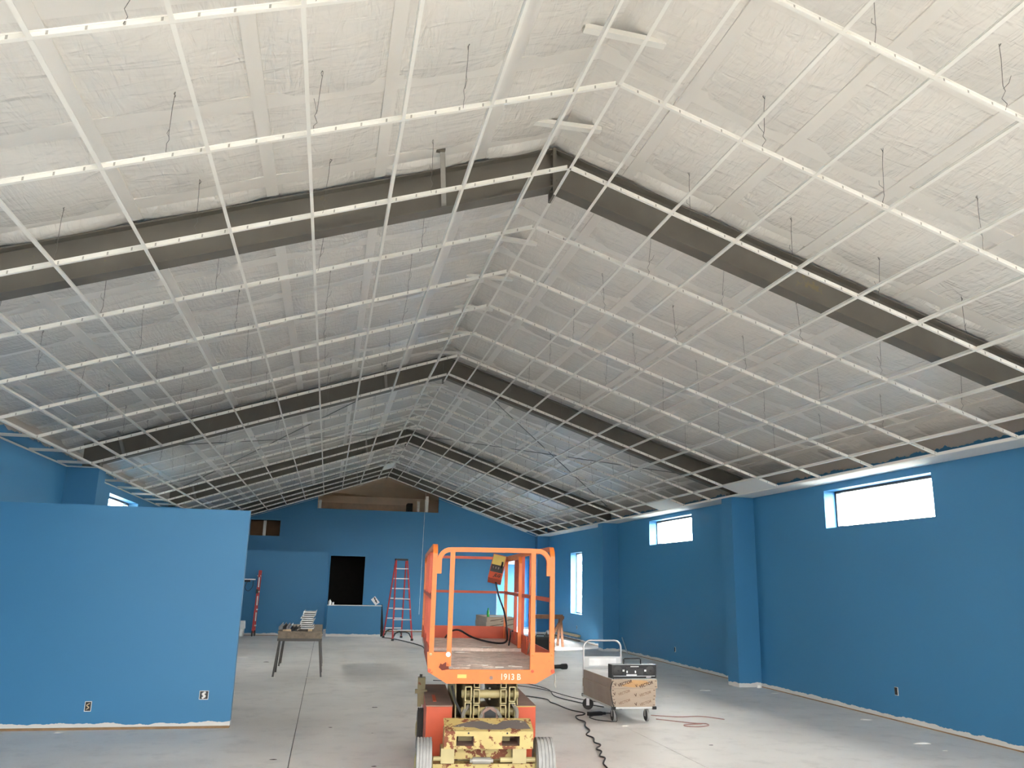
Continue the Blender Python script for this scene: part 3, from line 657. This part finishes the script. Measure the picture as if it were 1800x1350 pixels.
for x, y, a in ((-.25, .5, 1.2), (.21, .48, .9)):
    MB().lathe([(.02, -.017), (.06, -.017), (.075, -.009), (.075, .009), (.06, .017), (.02, .017)], (0, 0, 0), 'x', 20).build('wheel', m_rubd, CT, True, loc=(x, y, .075), rot=(0, 0, a))
    MB().box(-.03, -.02, -.02, .02, -.02, .09).box(.02, .03, -.02, .02, -.02, .09).build('caster_fork', m_chrome, CT, loc=(x, y, .078), rot=(0, 0, a))
hx = .275
MB().tube([(-hx, .62, .19), (-hx, .62, .8)] + arc((-hx + .1, .62, .8), .1, 180, 90, 6, 'xz')[1:] + arc((hx - .1, .62, .8), .1, 90, 0, 6, 'xz') + [(hx, .62, .19)], .0135, 10).build('handle', m_chrome, CT, True)
MB().box(-hx + .01, hx - .01, .612, .628, .535, .685).build('back_panel', m_galv, CT)
MB().box(-hx + .01, hx - .01, .614, .626, .44, .53).build('back_panel', m_galv, CT)
MB().box(-.2, .2, .608, .612, .56, .66).build('panel_plate', m_lampsh, CT)
MB().lathe([(.01, 0), (.019, .0), (.019, .02), (.01, .02)], (hx, .62, .66), 'z', 10).build('handle_collar', m_chrome, CT)
zc = .19
for i, (x0, x1, sh, lab) in enumerate(((3.575, 4.142, 0, 'tan printed carton at the bottom of the cart load'), (3.56, 4.148, -.006, 'tan printed carton in the middle of the cart load'),
                                       (3.574, 4.18, .01, 'tan printed carton topping the cart load, under the radio'))):
    hh = .1085; cx = (x0 + x1) / 2; wd = (x1 - x0) / 2
    c = thing('carton', lab, 'carton', (cx, 10.9 + sh, zc), random.uniform(-.006, .006), 'cartons on the cart')
    fy = -.6
    MB().box(-wd, wd, fy, .6, .0005, hh - .005).box(-wd + .004, wd - .004, fy + .006, .596, hh - .005, hh - .0005).build('body', m_card, c)
    MB().box(-wd - .001, -wd, fy, .6, .001, hh - .005).build('side_face', m_cardside, c)
    MB().box(-wd, wd, fy - .002, fy, hh * .5 - .003, hh * .5 - .002).build('flap_seam', m_cardside, c)
    if i == 2:
        MB().prism([(-.19, .03), (-.02, .1), (.16, .09), (.2, .06), (0, .012)], 'y', fy - .001, fy).build('printed_patch', m_inkp, c)
        MB().box(-wd + .01, wd - .01, fy + .02, .59, hh - .001, hh + .0005).build('top_sheet', m_paper, c)
    for px_, pz_ in ((-.13, .06), (.15, .045)):
        text('printed_mark', 'VECTOR', .05 if i == 2 else .042, m_ink if i == 2 else M('faded_brown_ink', srgb(120, 92, 74), .8), c, (px_, fy - .003, pz_), (math.pi / 2, -.28, 0), extrude=.0003, shear=.2, bold=.0012 if i == 2 else .0003)
        text('printed_mark', 'V', .05, m_ink, c, (px_ - .125, fy - .003, pz_ - .015), (math.pi / 2, -.28, 0), extrude=.0003, bold=.001)
    for px_ in (-wd + .02, wd - .02):
        for pz_ in (.02, hh - .02): MB().box(px_ - .012, px_ + .012, fy - .0025, fy, pz_ - .003, pz_ + .003).build('corner_nick', m_ink, c)
    zc += hh
RB = thing('boombox', 'black twin-deck cassette radio standing on the top carton', 'radio', (3.9, 10.46, zc + .001), .0)
bw, bh, bd = .298, .165, .075
MB().box(-bw, bw, -bd, bd, 0, bh).build('body', m_blk, RB)
MB().box(-bw + .005, bw, -bd + .01, bd, bh, bh + .004).build('top_panel', m_galv, RB)
for x in (-.215, .215):
    o = MB().lathe([(.002, -.004), (.05, -.006), (.058, -.002), (.058, .002)], (x, -bd, .095), 'y', 24).build('speaker', m_dgrey, RB, True)
    MB().lathe([(.002, -.012), (.014, -.01), (.016, 0)], (x, -bd, .095), 'y', 14).build('speaker_cone', m_blk, o, True)
dkk = MB().box(-.115, .04, -bd - .01, -bd, .035, .135).build('cassette_deck', m_dgrey, RB)
for x in (-.1, .012): MB().box(x - .008, x + .008, -bd - .013, -bd - .01, .068, .096).build('window_glint', m_lampsh, dkk)
MB().box(-.11, .03, -bd - .012, -bd - .01, .035, .052).build('deck_keys', m_galv, dkk)
MB().box(.05, .12, -bd - .008, -bd, .035, .12).build('tuner_panel', m_dgrey, RB)
for x in (-.145, .148): MB().box(x - .013, x + .013, -bd - .004, -bd, .085, .108).build('badge', m_galv, RB)
MB().box(-bw + .02, bw - .02, -bd - .003, -bd, .028, .033).build('trim_line', m_galv, RB)
MB().box(.16, .225, -bd - .004, -bd, .012, .02).build('maker_mark', m_lampsh, RB)
MB().box(-.05, .06, -bd - .006, -bd, .14, .15).build('volume_slider', m_galv, RB)
MB().tube([(-.115, 0, bh), (-.115, 0, bh + .06), (-.1, 0, bh + .07), (.1, 0, bh + .07), (.115, 0, bh + .06), (.115, 0, bh)], .0075, 6).build('carry_handle', m_blk, RB)

# ------------------------------------------------------------------ cords on the floor
def cord(pts, r, mat, lab, cat='cord', name='extension_cord', k=6):
    o = MB().tube(smooth_path([(x, y, (p[0] if p else 0) + r) for x, y, *p in pts], k), r, 6).build(name, mat, None, True); return tag(o, lab, cat, 'cords on the floor')
cord([(2.2, 13.6), (2.7, 13.2), (3.1, 12.7), (3.28, 12.4), (3.26, 12.1), (3.29, 11.9), (3.34, 11.4), (3.45, 11.1), (3.4, 10.95), (3.27, 10.85), (3.22, 10.6), (3.25, 10.4), (3.16, 10.1), (3.12, 9.8), (3.0, 9.55), (3.02, 9.35), (2.95, 9.1),
      (2.97, 8.95), (2.86, 8.75), (2.87, 8.62), (2.78, 8.4), (2.8, 8.3), (2.7, 8.05), (2.66, 7.8), (2.5, 7.2), (2.4, 6.2)], .008, m_cord, 'long black cord winding past the cart toward the viewer')
cord([(2.3, 15.6), (2.8, 15.2), (3.3, 14.6), (3.6, 13.6), (3.5, 12.7), (3.7, 12.0), (3.9, 11.6)], .007, m_cord, 'thin dark cord looping behind the cart to its rear wheels')
cord([(1.9, 14.8), (2.6, 14.5), (3.4, 13.6, .016), (3.75, 12.3, .016), (4.2, 11.6, .016)], .006, m_cord, 'thin dark cord running from the lift under the cart')
cord([(4.25, 10.55), (4.45, 10.35), (4.62, 10.2), (4.75, 10.15), (4.72, 10.02), (4.55, 9.95), (4.42, 10.0), (4.45, 10.1), (4.7, 10.15)], .006, m_cordp, 'pinkish cord curling on the floor beside the cart')
cord([(4.3, 10.85), (4.6, 10.7), (4.95, 10.7), (5.15, 10.45)], .006, m_cordp, 'pinkish cord with its end lying past the curled one')
cord([(1.75, 25.3), (1.95, 25.0), (2.2, 24.1), (2.42, 23.0), (2.52, 22.2), (2.5, 21.6)], .012, m_cord, 'black cord trailing from under the stepladder')
ps = thing('cord_junction', 'black plug junction lying beside the cart wheel', 'plug', (3.55, 10.93, 0), .25)
MB().box(-.1, .1, -.03, .03, 0, .045).build('socket_body', m_blk, ps); MB().box(.1, .16, -.02, .02, .005, .035).build('plug', m_blk, ps)
MB().tube(smooth_path([(.16, 0, .02), (.22, -.03, .02), (.24, -.1, .012)]), .008, 6).build('pigtail', m_cord, ps)
cord([(3.5, 10.86), (3.42, 10.75), (3.45, 10.55), (3.58, 10.42), (3.66, 10.4), (3.62, 10.28, .08), (3.57, 10.28, .25), (3.555, 10.3, .4), (3.6, 10.33, .505), (3.66, 10.45, .52)], .006, m_cord, 'black radio lead hanging down the carton corner to the plug')
tl = thing('torch', 'black torch-like tool lying on the floor beyond the lift', 'tool', (4.62, 16.6, 0), .25)
MB().lathe([(.02, -.2), (.035, -.19), (.04, .05), (.055, .1), (.055, .2), (.04, .2)], (0, 0, .056), 'x', 14).build('barrel', m_blk, tl, True); MB().lathe([(.03, .2), (.05, .2), (.05, .206)], (0, 0, .056), 'x', 14).build('lens', m_galv, tl)

# ------------------------------------------------------------------ stepladder
def ladder(name, lab, loc, rz, spread=True):
    t = thing(name, lab, 'stepladder', loc, rz, 'fibreglass ladders'); H = 2.28
    top = MB().box(-.175, .175, -.09, .13, H - .05, H).build('top_cap', m_blk, t)
    yf, yr = (-.55, .68) if spread else (-.05, .07)
    for s_ in (1, -1):
        f0, f1 = (s_ * .28, yf, .03), (s_ * .165, -.03, H - .03)
        MB().tube([f0, f1], .02, square=True).build('front_rail', m_red, t)
        r0, r1 = (s_ * .27, yr, .03), (s_ * .155, .08, H - .06)
        MB().tube([r0, r1], .017, square=True).build('rear_rail', m_red, t)
        for p in (f0, r0): MB().box(p[0] - .03, p[0] + .03, p[1] - .035, p[1] + .035, 0, .06).build('foot', m_blk, t)
        if spread: MB().tube([(s_ * .2, -.27, 1.1), (s_ * .21, .36, 1.12)], .009, 6).build('spreader', m_blk, t)
    for k in range(1, 8):
        z = .285 * k; u_ = (z - .03) / (H - .06); w_ = .28 + (.165 - .28) * u_; y = yf + (-.03 - yf) * u_
        MB().box(-w_, w_, y - .04, y + .04, z - .012, z + .012).build('step', m_galv, t)
        if spread and k < 8:
            w_ = .27 + (.155 - .27) * u_; y = yr + (.08 - yr) * u_
            MB().box(-w_, w_, y - .012, y + .012, z - .015, z + .015).build('rear_bar', m_galv, t)
    if spread:
        for y, z in ((yf + .06, .27), (yr - .07, .27)):
            MB().tube([(-.26, y - .03, .08), (-.2, y, .2), (-.1, y, z - .03), (.1, y, z - .03), (.2, y, .2), (.26, y - .03, .08)], .014, square=True).build('knee_brace', m_blk, t)
    return t
ladder('step_ladder', 'tall red stepladder standing open beside the counter wall', (2.1, 24.8, 0), .155)
fl2 = thing('folded_ladder', 'red and silver ladder folded upright against the low storage wall', 'ladder', (-1.98, 25.72, 0), 0, 'fibreglass ladders')
for k, y in enumerate((-.16, .0)):
    MB().tube([(-.02 + .03 * k, y, .1), (.03 + .02 * k, y + .03, 1.86)], .028, square=True).build('rail', m_red, fl2)
    MB().lathe([(.02, -.02), (.07, -.02), (.085, -.01), (.085, .01), (.07, .02), (.02, .02)], (-.03 + .06 * k, y, .085), 'x', 16).build('wheel', m_rubd, fl2, True)
for z, l in ((.55, .24), (1.0, .26), (1.52, .28)): MB().box(.02, .05, -.19, -.17, z - l / 2, z + l / 2).build('side_plate', m_galv, fl2)
for z in (.3, .75, 1.25, 1.7): MB().box(-.03, .06, -.15, .02, z - .015, z + .015).build('step', m_galv, fl2)
MB().box(-.03, .04, -.2, -.13, 1.2, 1.32).build('hinge_block', m_blk, fl2)

# ------------------------------------------------------------------ trestle table with offcuts
m_legst = M('dull_grey_steel', srgb(76, 73, 70), .5, .2)
def trestle(lab, y, d):
    t = thing('trestle', lab, 'trestle', (-.4, y, 0), 0, 'trestles under the plank top')
    MB().box(-.375, .375, -.045, .045, .635, .735).build('beam', m_oldwood, t)
    MB().box(-.38, .38, -.055, .055, .592, .634).build('steel_channel', m_legst, t)
    for x, s_ in ((-.36, -1), (.36, 1)):
        for s2 in (-1, 1):
            MB().tube([(x + s_ * .045, s2 * (.06 if s2 < 0 else d), .0), (x - s_ * .02, s2 * .04, .6)], .016, square=True).build('leg', m_legst, t)
trestle('metal-legged trestle under the near end of the plank table', 15.46, .72); trestle('metal-legged trestle under the far end of the plank table', 17.3, .5)
for i in range(3):
    o = MB().box(-.78 + .252 * i, -.78 + .252 * (i + 1) - .006, 15.4, 17.75, .7355, .757).build('plank', m_oldwood)
    tag(o, ['weathered plank of the trestle top, under the metal channels', 'weathered middle plank of the trestle top', 'weathered plank of the trestle top, under the white offcuts'][i], 'plank', 'planks of the trestle top')
NO = 9
ordn = ['lowest', 'second lowest', 'third lowest', 'fourth lowest', 'middle', 'fourth from the top', 'third from the top', 'second from the top', 'topmost']
blk = tag(MB().box(-.27, -.2, 15.44, 15.56, .757, .792).build('wood_block', m_wood), 'small pale wood block under the white offcut stack', 'wood block')
tag(MB().box(-.7, -.56, 15.42, 15.5, .757, .787).build('wood_block', m_wood), 'flat pale wood block under the metal channel ends', 'wood block')
for i in range(NO):
    z = .793 + i * .035; dx = [.0, -.012, -.025, -.02, .0, -.02, .006, .014, .02][i]; dy = random.uniform(-.03, .03)
    mb = MB().hexa([(-.1, 0, 0), (.1, 0, 0), (.1, .55, 0), (-.1, .55, 0), (-.088, 0, .012), (.112, 0, .012), (.112, .55, .012), (-.088, .55, .012)])
    mb.hexa([(-.112, 0, .003), (-.1, 0, 0), (-.1, .55, 0), (-.112, .55, .003), (-.085, 0, .03), (-.078, 0, .028), (-.078, .55, .028), (-.085, .55, .03)])
    mb.hexa([(.1, 0, 0), (.112, 0, .003), (.112, .55, .003), (.1, .55, 0), (.118, 0, .028), (.126, 0, .03), (.126, .55, .03), (.118, .55, .028)])
    o = mb.build('tray_offcut', m_lampsh, loc=(-.29 + dx, 15.52 + dy, z)); tag(o, 'white tray-shaped offcut, %s of the stack on the trestle table' % ordn[i], 'offcut', 'white offcuts on the trestle table')
for i in range(5):
    x = -.74 + .065 * i; l = 1.6 - .1 * i; zz = .7875 if i < 3 else .758
    mb = MB().box(-.03, .03, 0, l, 0, .002).box(-.03, -.028, 0, l, 0, .045).box(.028, .03, 0, l, 0, .045)
    o = mb.build('metal_channel', [m_galv, m_dgrey, m_galv, m_dgrey, m_dgrey][i], loc=(x, 15.36 + .05 * i, zz), rot=(0, 0, 0))
    tag(o, ['pale metal channel at the outer edge of the trestle table', 'dark metal channel next to the outermost one on the trestle table', 'pale metal channel in the middle of the trestle table bundle', 'dark metal channel beside the middle of the table bundle',
            'dark metal channel nearest the white offcuts on the table'][i], 'metal channel', 'metal channels on the trestle table')
tag(MB().box(-.007, .007, 0, .5, 0, .012).build('white_strip', m_white, loc=(-.455, 15.42, .772), rot=(.03, 0, -.12)), 'thin white strip lying between channels and offcuts', 'strip')

# ------------------------------------------------------------------ things at the far end
for i in range(6):
    c = thing('carton', ['brown carton on the floor, lowest of the stack behind the lift', 'brown carton second from the floor in the stack behind the lift', 'brown carton third from the floor in the stack behind the lift',
                         'brown carton fourth from the floor in the stack behind the lift', 'brown carton just below the top of the stack behind the lift', 'brown carton topping the stack behind the lift, under the green bottle'][i], 'carton',
              (4.43 + (.012 if i % 2 else 0), 22.2, .132 * i), 0, 'cartons behind the lift')
    MB().box(-.38, .38, -.8, .8, .001, .131).build('body', m_card, c); MB().box(-.381, -.38, -.8, .8, .001, .131).build('side_face', m_cardside, c)
    MB().prism([(-.3, .03), (.1, .1), (.12, .115), (-.28, .05)], 'y', -.801, -.8).build('printed_stripe', m_ink, c)
    MB().prism([(-.02, .02), (.34, .09), (.34, .105), (0, .04)], 'y', -.801, -.8).build('printed_stripe', m_ink, c)
tag(MB().hexa([(4.2, 21.7, .793), (4.75, 21.75, .793), (4.75, 22.3, .793), (4.15, 22.2, .793), (4.2, 21.7, .797), (4.75, 21.75, .797), (4.75, 22.3, .797), (4.15, 22.2, .797)]).build('paper_sheet', m_paper), 'white sheet lying on the carton stack behind the lift', 'paper')
bo = thing('bottle', 'small green soft drink bottle on the carton stack', 'bottle', (4.13, 21.6, .7925))
MB().lathe([(.02, 0), (.036, .004), (.036, .1), (.033, .125), (.014, .18), (.0135, .2), (.013, .2)], n=16).build('body', m_green, bo, True); MB().lathe([(.0135, .2), (.016, .2), (.016, .22), (.012, .222)], n=12).build('cap', m_green, bo, True)
sp = thing('spray_bottle', 'white bottle standing on the counter wall end', 'bottle', (.12, 26.0, .902))
MB().lathe([(.04, 0), (.045, .005), (.045, .1), (.018, .135), (.015, .15)], n=14).build('body', m_lampsh, sp, True); MB().box(-.02, .035, -.015, .015, .15, .175).build('nozzle', m_dgrey, sp)
cn = thing('tin_can', 'small grey tin beside the white bottle on the counter', 'tin', (.205, 26.0, .902)); MB().lathe([(.035, 0), (.04, .002), (.04, .075), (.035, .08)], n=14).build('body', m_galv, cn, True); MB().lathe([(.038, .076), (.041, .076), (.041, .084), (.03, .084)], n=14).build('rim', m_dgrey, cn)
sg_ = thing('paper_sign', 'white paper sign tilted on its corner at the counter end', 'sign', (1.47, 26.02, .873), 0)
MB().prism([(-.02, .302 - .0), (.135, .12), (.015, .03), (-.135, .2)], 'y', -.002, .002).build('sheet', m_paper, sg_)
for k, (u_, l) in enumerate(((.06, .07), (.11, .12), (.16, .09))):
    MB().box(-l / 2, l / 2, -.0035, -.002, -.013, .013).build('lettering', m_logo, sg_, loc=(.02 - .035 + .025 * k - .01, 0, .245 - .055 * k), rot=(0, .86, 0))
# plumb string before the end wall
tag(MB().tube([(3.1, 28.25, 4.598), (3.085, 28.25, 3.3), (3.06, 28.25, .57)], .006, 5).build('plumb_string', m_lampsh), 'white string hanging in front of the blue end wall', 'string')
# items half hidden by the partition
sh = thing('wall_bracket', 'metal bracket with looped cable on the low storage wall', 'bracket', (-2.2, 25.98, 1.58))
MB().box(-.22, .12, -.1, 0, 0, .03).build('arm', m_galv, sh); MB().box(-.2, -.02, -.12, -.02, -.06, 0).build('clamp', m_blk, sh)
MB().tube(smooth_path([(-.1, -.06, -.05), (-.16, -.05, -.22), (-.06, -.05, -.32), (.05, -.05, -.2), (.06, -.05, -.02)]), .008, 6).build('cable_loop', m_cord, sh, True)
bk = thing('plastic_bin', 'white plastic bin by the low wall beyond the partition edge', 'bin', (-2.36, 25.6, 0))
MB().lathe([(.1, 0), (.12, 0), (.13, .2), (.13, .215)], n=16).build('pedestal', m_galv, bk, True); MB().hexa([(-.16, -.14, .22), (.14, -.14, .22), (.14, .14, .22), (-.16, .14, .22), (-.2, -.16, .43), (.12, -.16, .43), (.12, .16, .43), (-.2, .16, .43)]).build('bin_body', m_lampsh, bk)
# toolbox with a lit clamp lamp throwing light on the floor
tb = thing('tool_box', 'black toolbox behind the lift carrying the clamp lamp', 'toolbox', (5.35, 20.9, 0), .1)
MB().box(-.32, .32, -.2, .2, 0, .3).build('body', m_blk, tb); MB().box(-.325, .325, -.205, .205, .3, .36).build('lid', m_dgrey, tb); MB().tube([(-.12, 0, .36), (-.1, 0, .4), (.1, 0, .4), (.12, 0, .36)], .012, 6).build('handle', m_blk, tb)
cl = thing('clamp_lamp', 'lit clamp lamp with white bell shade on the toolbox', 'lamp', (5.55, 20.95, .362), 0)
R_ = Vector((.62, .62, -.42)).to_track_quat('Z', 'Y').to_euler()
sd = MB().lathe([(.025, 0), (.03, .02), (.06, .05), (.1, .12), (.105, .15), (.1, .148), (.055, .055), (.02, .03)], n=22).build('shade', m_lampsh, cl, True, loc=(-.02, -.02, .12), rot=R_)
m_bulb, tt, bb, NN, LL = nt('lit_bulb'); bb.inputs['Emission Color'].default_value = (1, .95, .88, 1); bb.inputs['Emission Strength'].default_value = 60
MB().lathe([(.01, .04), (.028, .06), (.034, .085), (.02, .11), (.004, .116)], n=14).build('bulb', m_bulb, sd, True)
MB().box(-.05, .03, -.04, .02, 0, .05).build('clamp', m_dgrey, cl); MB().tube([(-.02, -.02, .04), (-.02, -.02, .12)], .012, 6).build('stem', m_dgrey, cl)
ll = bpy.data.lights.new('clamp_lamp_light', 'SPOT'); ll.energy = 330; ll.spot_size = math.radians(62); ll.spot_blend = .8; ll.shadow_soft_size = .05; ll.color = (1, .97, .92)
lo = bpy.data.objects.new('clamp_lamp_light', ll); COL.objects.link(lo); lo.location = (5.62, 21.02, .42); lo.rotation_euler = Vector((.55, .75, -.36)).to_track_quat('-Z', 'Y').to_euler()
# wooden sawhorse by the wall
m_brn = M('brown_stained_wood', srgb(120, 84, 62), .75, var=.2, vs=12)
sw = thing('sawhorse', 'brown wooden sawhorse by the far wall behind the lift', 'sawhorse', (6.05, 22.6, 0), .0)
MB().box(-.6, .4, -.045, .045, .72, .8).build('beam', m_brn, sw); MB().box(-.6, .36, -.07, .07, .8, .835).build('cap_board', m_brn, sw)
for x in (-.5, .3):
    for s_ in (-1, 1): MB().tube([(x + (.0), s_ * .26, 0), (x, s_ * .05, .74)], .03, square=True).build('leg', m_brn, sw)
MB().tube([(.36, 0, .74), (-.02, 0, .15)], .035, square=True).build('diagonal_brace', m_brn, sw)
tag(MB().box(7.42, 7.484, 24.4, 27.2, .0, .035).build('lumber_board', m_oldwood), 'dark board lying at the foot of the far window wall', 'board')
tag(MB().hexa([(7.40, 24.45, .12), (7.48, 24.45, .12), (7.48, 27.2, .12), (7.40, 27.2, .12), (7.44, 24.35, .185), (7.48, 24.35, .185), (7.48, 27.25, .185), (7.44, 27.25, .185)]).build('trim_2', m_wood), 'pale timber strip fixed low below the tall window', kind='structure')
tag(MB().tube([(7.40, 20.15, .01), (7.475, 20.75, .36)], .011, square=True).build('metal_strip', m_chrome), 'thin silver strip leaning at the wall foot beyond the cart', 'strip')
# scraps scattered over the slab
SCR = [(7.38, 13.62, .06, m_scrap, 'crumpled white lump at the foot of the boxed column'), (7.28, 12.9, .1, m_scrap, 'white sliver on the floor near the column foot'), (7.1, 10.3, .12, m_scrap, 'white paper scrap on the floor below the wall outlet'),
       (6.7, 8.7, .14, m_scrap, 'white paper scrap near the wall at the picture edge'), (6.66, 8.3, .05, m_scrap, 'tiny white crumb beside the outer paper scrap'), (-2.69, 10.2, .06, m_scrap, 'small white chip in front of the partition'),
       (-.38, 8.6, .07, m_dirt, 'dark bent wire scrap on the floor before the partition corner'), (6.24, 13.3, .12, m_scrap, 'thin white strip scrap on the open floor right of the cart'), (.15, 10.3, .05, m_dirt, 'small dark chip on the floor between partition and lift'),
       (.61, 9.9, .03, m_dirt, 'tiny dark speck on the floor close to the lift'), (.74, 11.8, .1, m_dirt, 'ring-like dark stain chip beside the lift wheel'), (.54, 8.2, .06, m_dirt, 'dark shaving on the floor by the front wheel'),
       (4.2, 8.85, .06, m_dirt, 'dark splinter on the floor in front of the cart'), (3.66, 10.1, .09, m_scrap, 'white dust patch before the cart wheel'), (-.19, 15.25, .1, m_scrap, 'white scrap on the floor under the trestle table'),
       (-.8, 15.3, .1, m_scrap, 'white offcut lying against the trestle leg'), (-1.66, 19.1, .14, m_scrap, 'white strip on the floor behind the partition edge'), (-1.09, 18.0, .14, m_dirt, 'dark rag-like chip on the floor behind the partition edge')]
for x, y, r, mt, lab in SCR:
    if mt is m_dirt: r *= .55
    k = 7; a0 = random.random() * 6; hgt = r * (.7 if 'lump' in lab else .1)
    po = [(r * random.uniform(.6, 1.1) * math.cos(a0 + 6.283 * j / k), r * random.uniform(.2, .5) * math.sin(a0 + 6.283 * j / k)) for j in range(k)]
    vs = [(p[0], p[1], 0) for p in po] + [(p[0] * .6, p[1] * .6, hgt * random.uniform(.6, 1.2)) for p in po] + [(0, 0, hgt)]
    fs = [tuple(range(k - 1, -1, -1))] + [(j, (j + 1) % k, k + (j + 1) % k, k + j) for j in range(k)] + [(k + j, k + (j + 1) % k, 2 * k) for j in range(k)]
    tag(MB().raw(vs, fs).build('scrap', mt, loc=(x, y, .0005)), lab, 'scrap', 'scraps on the floor')
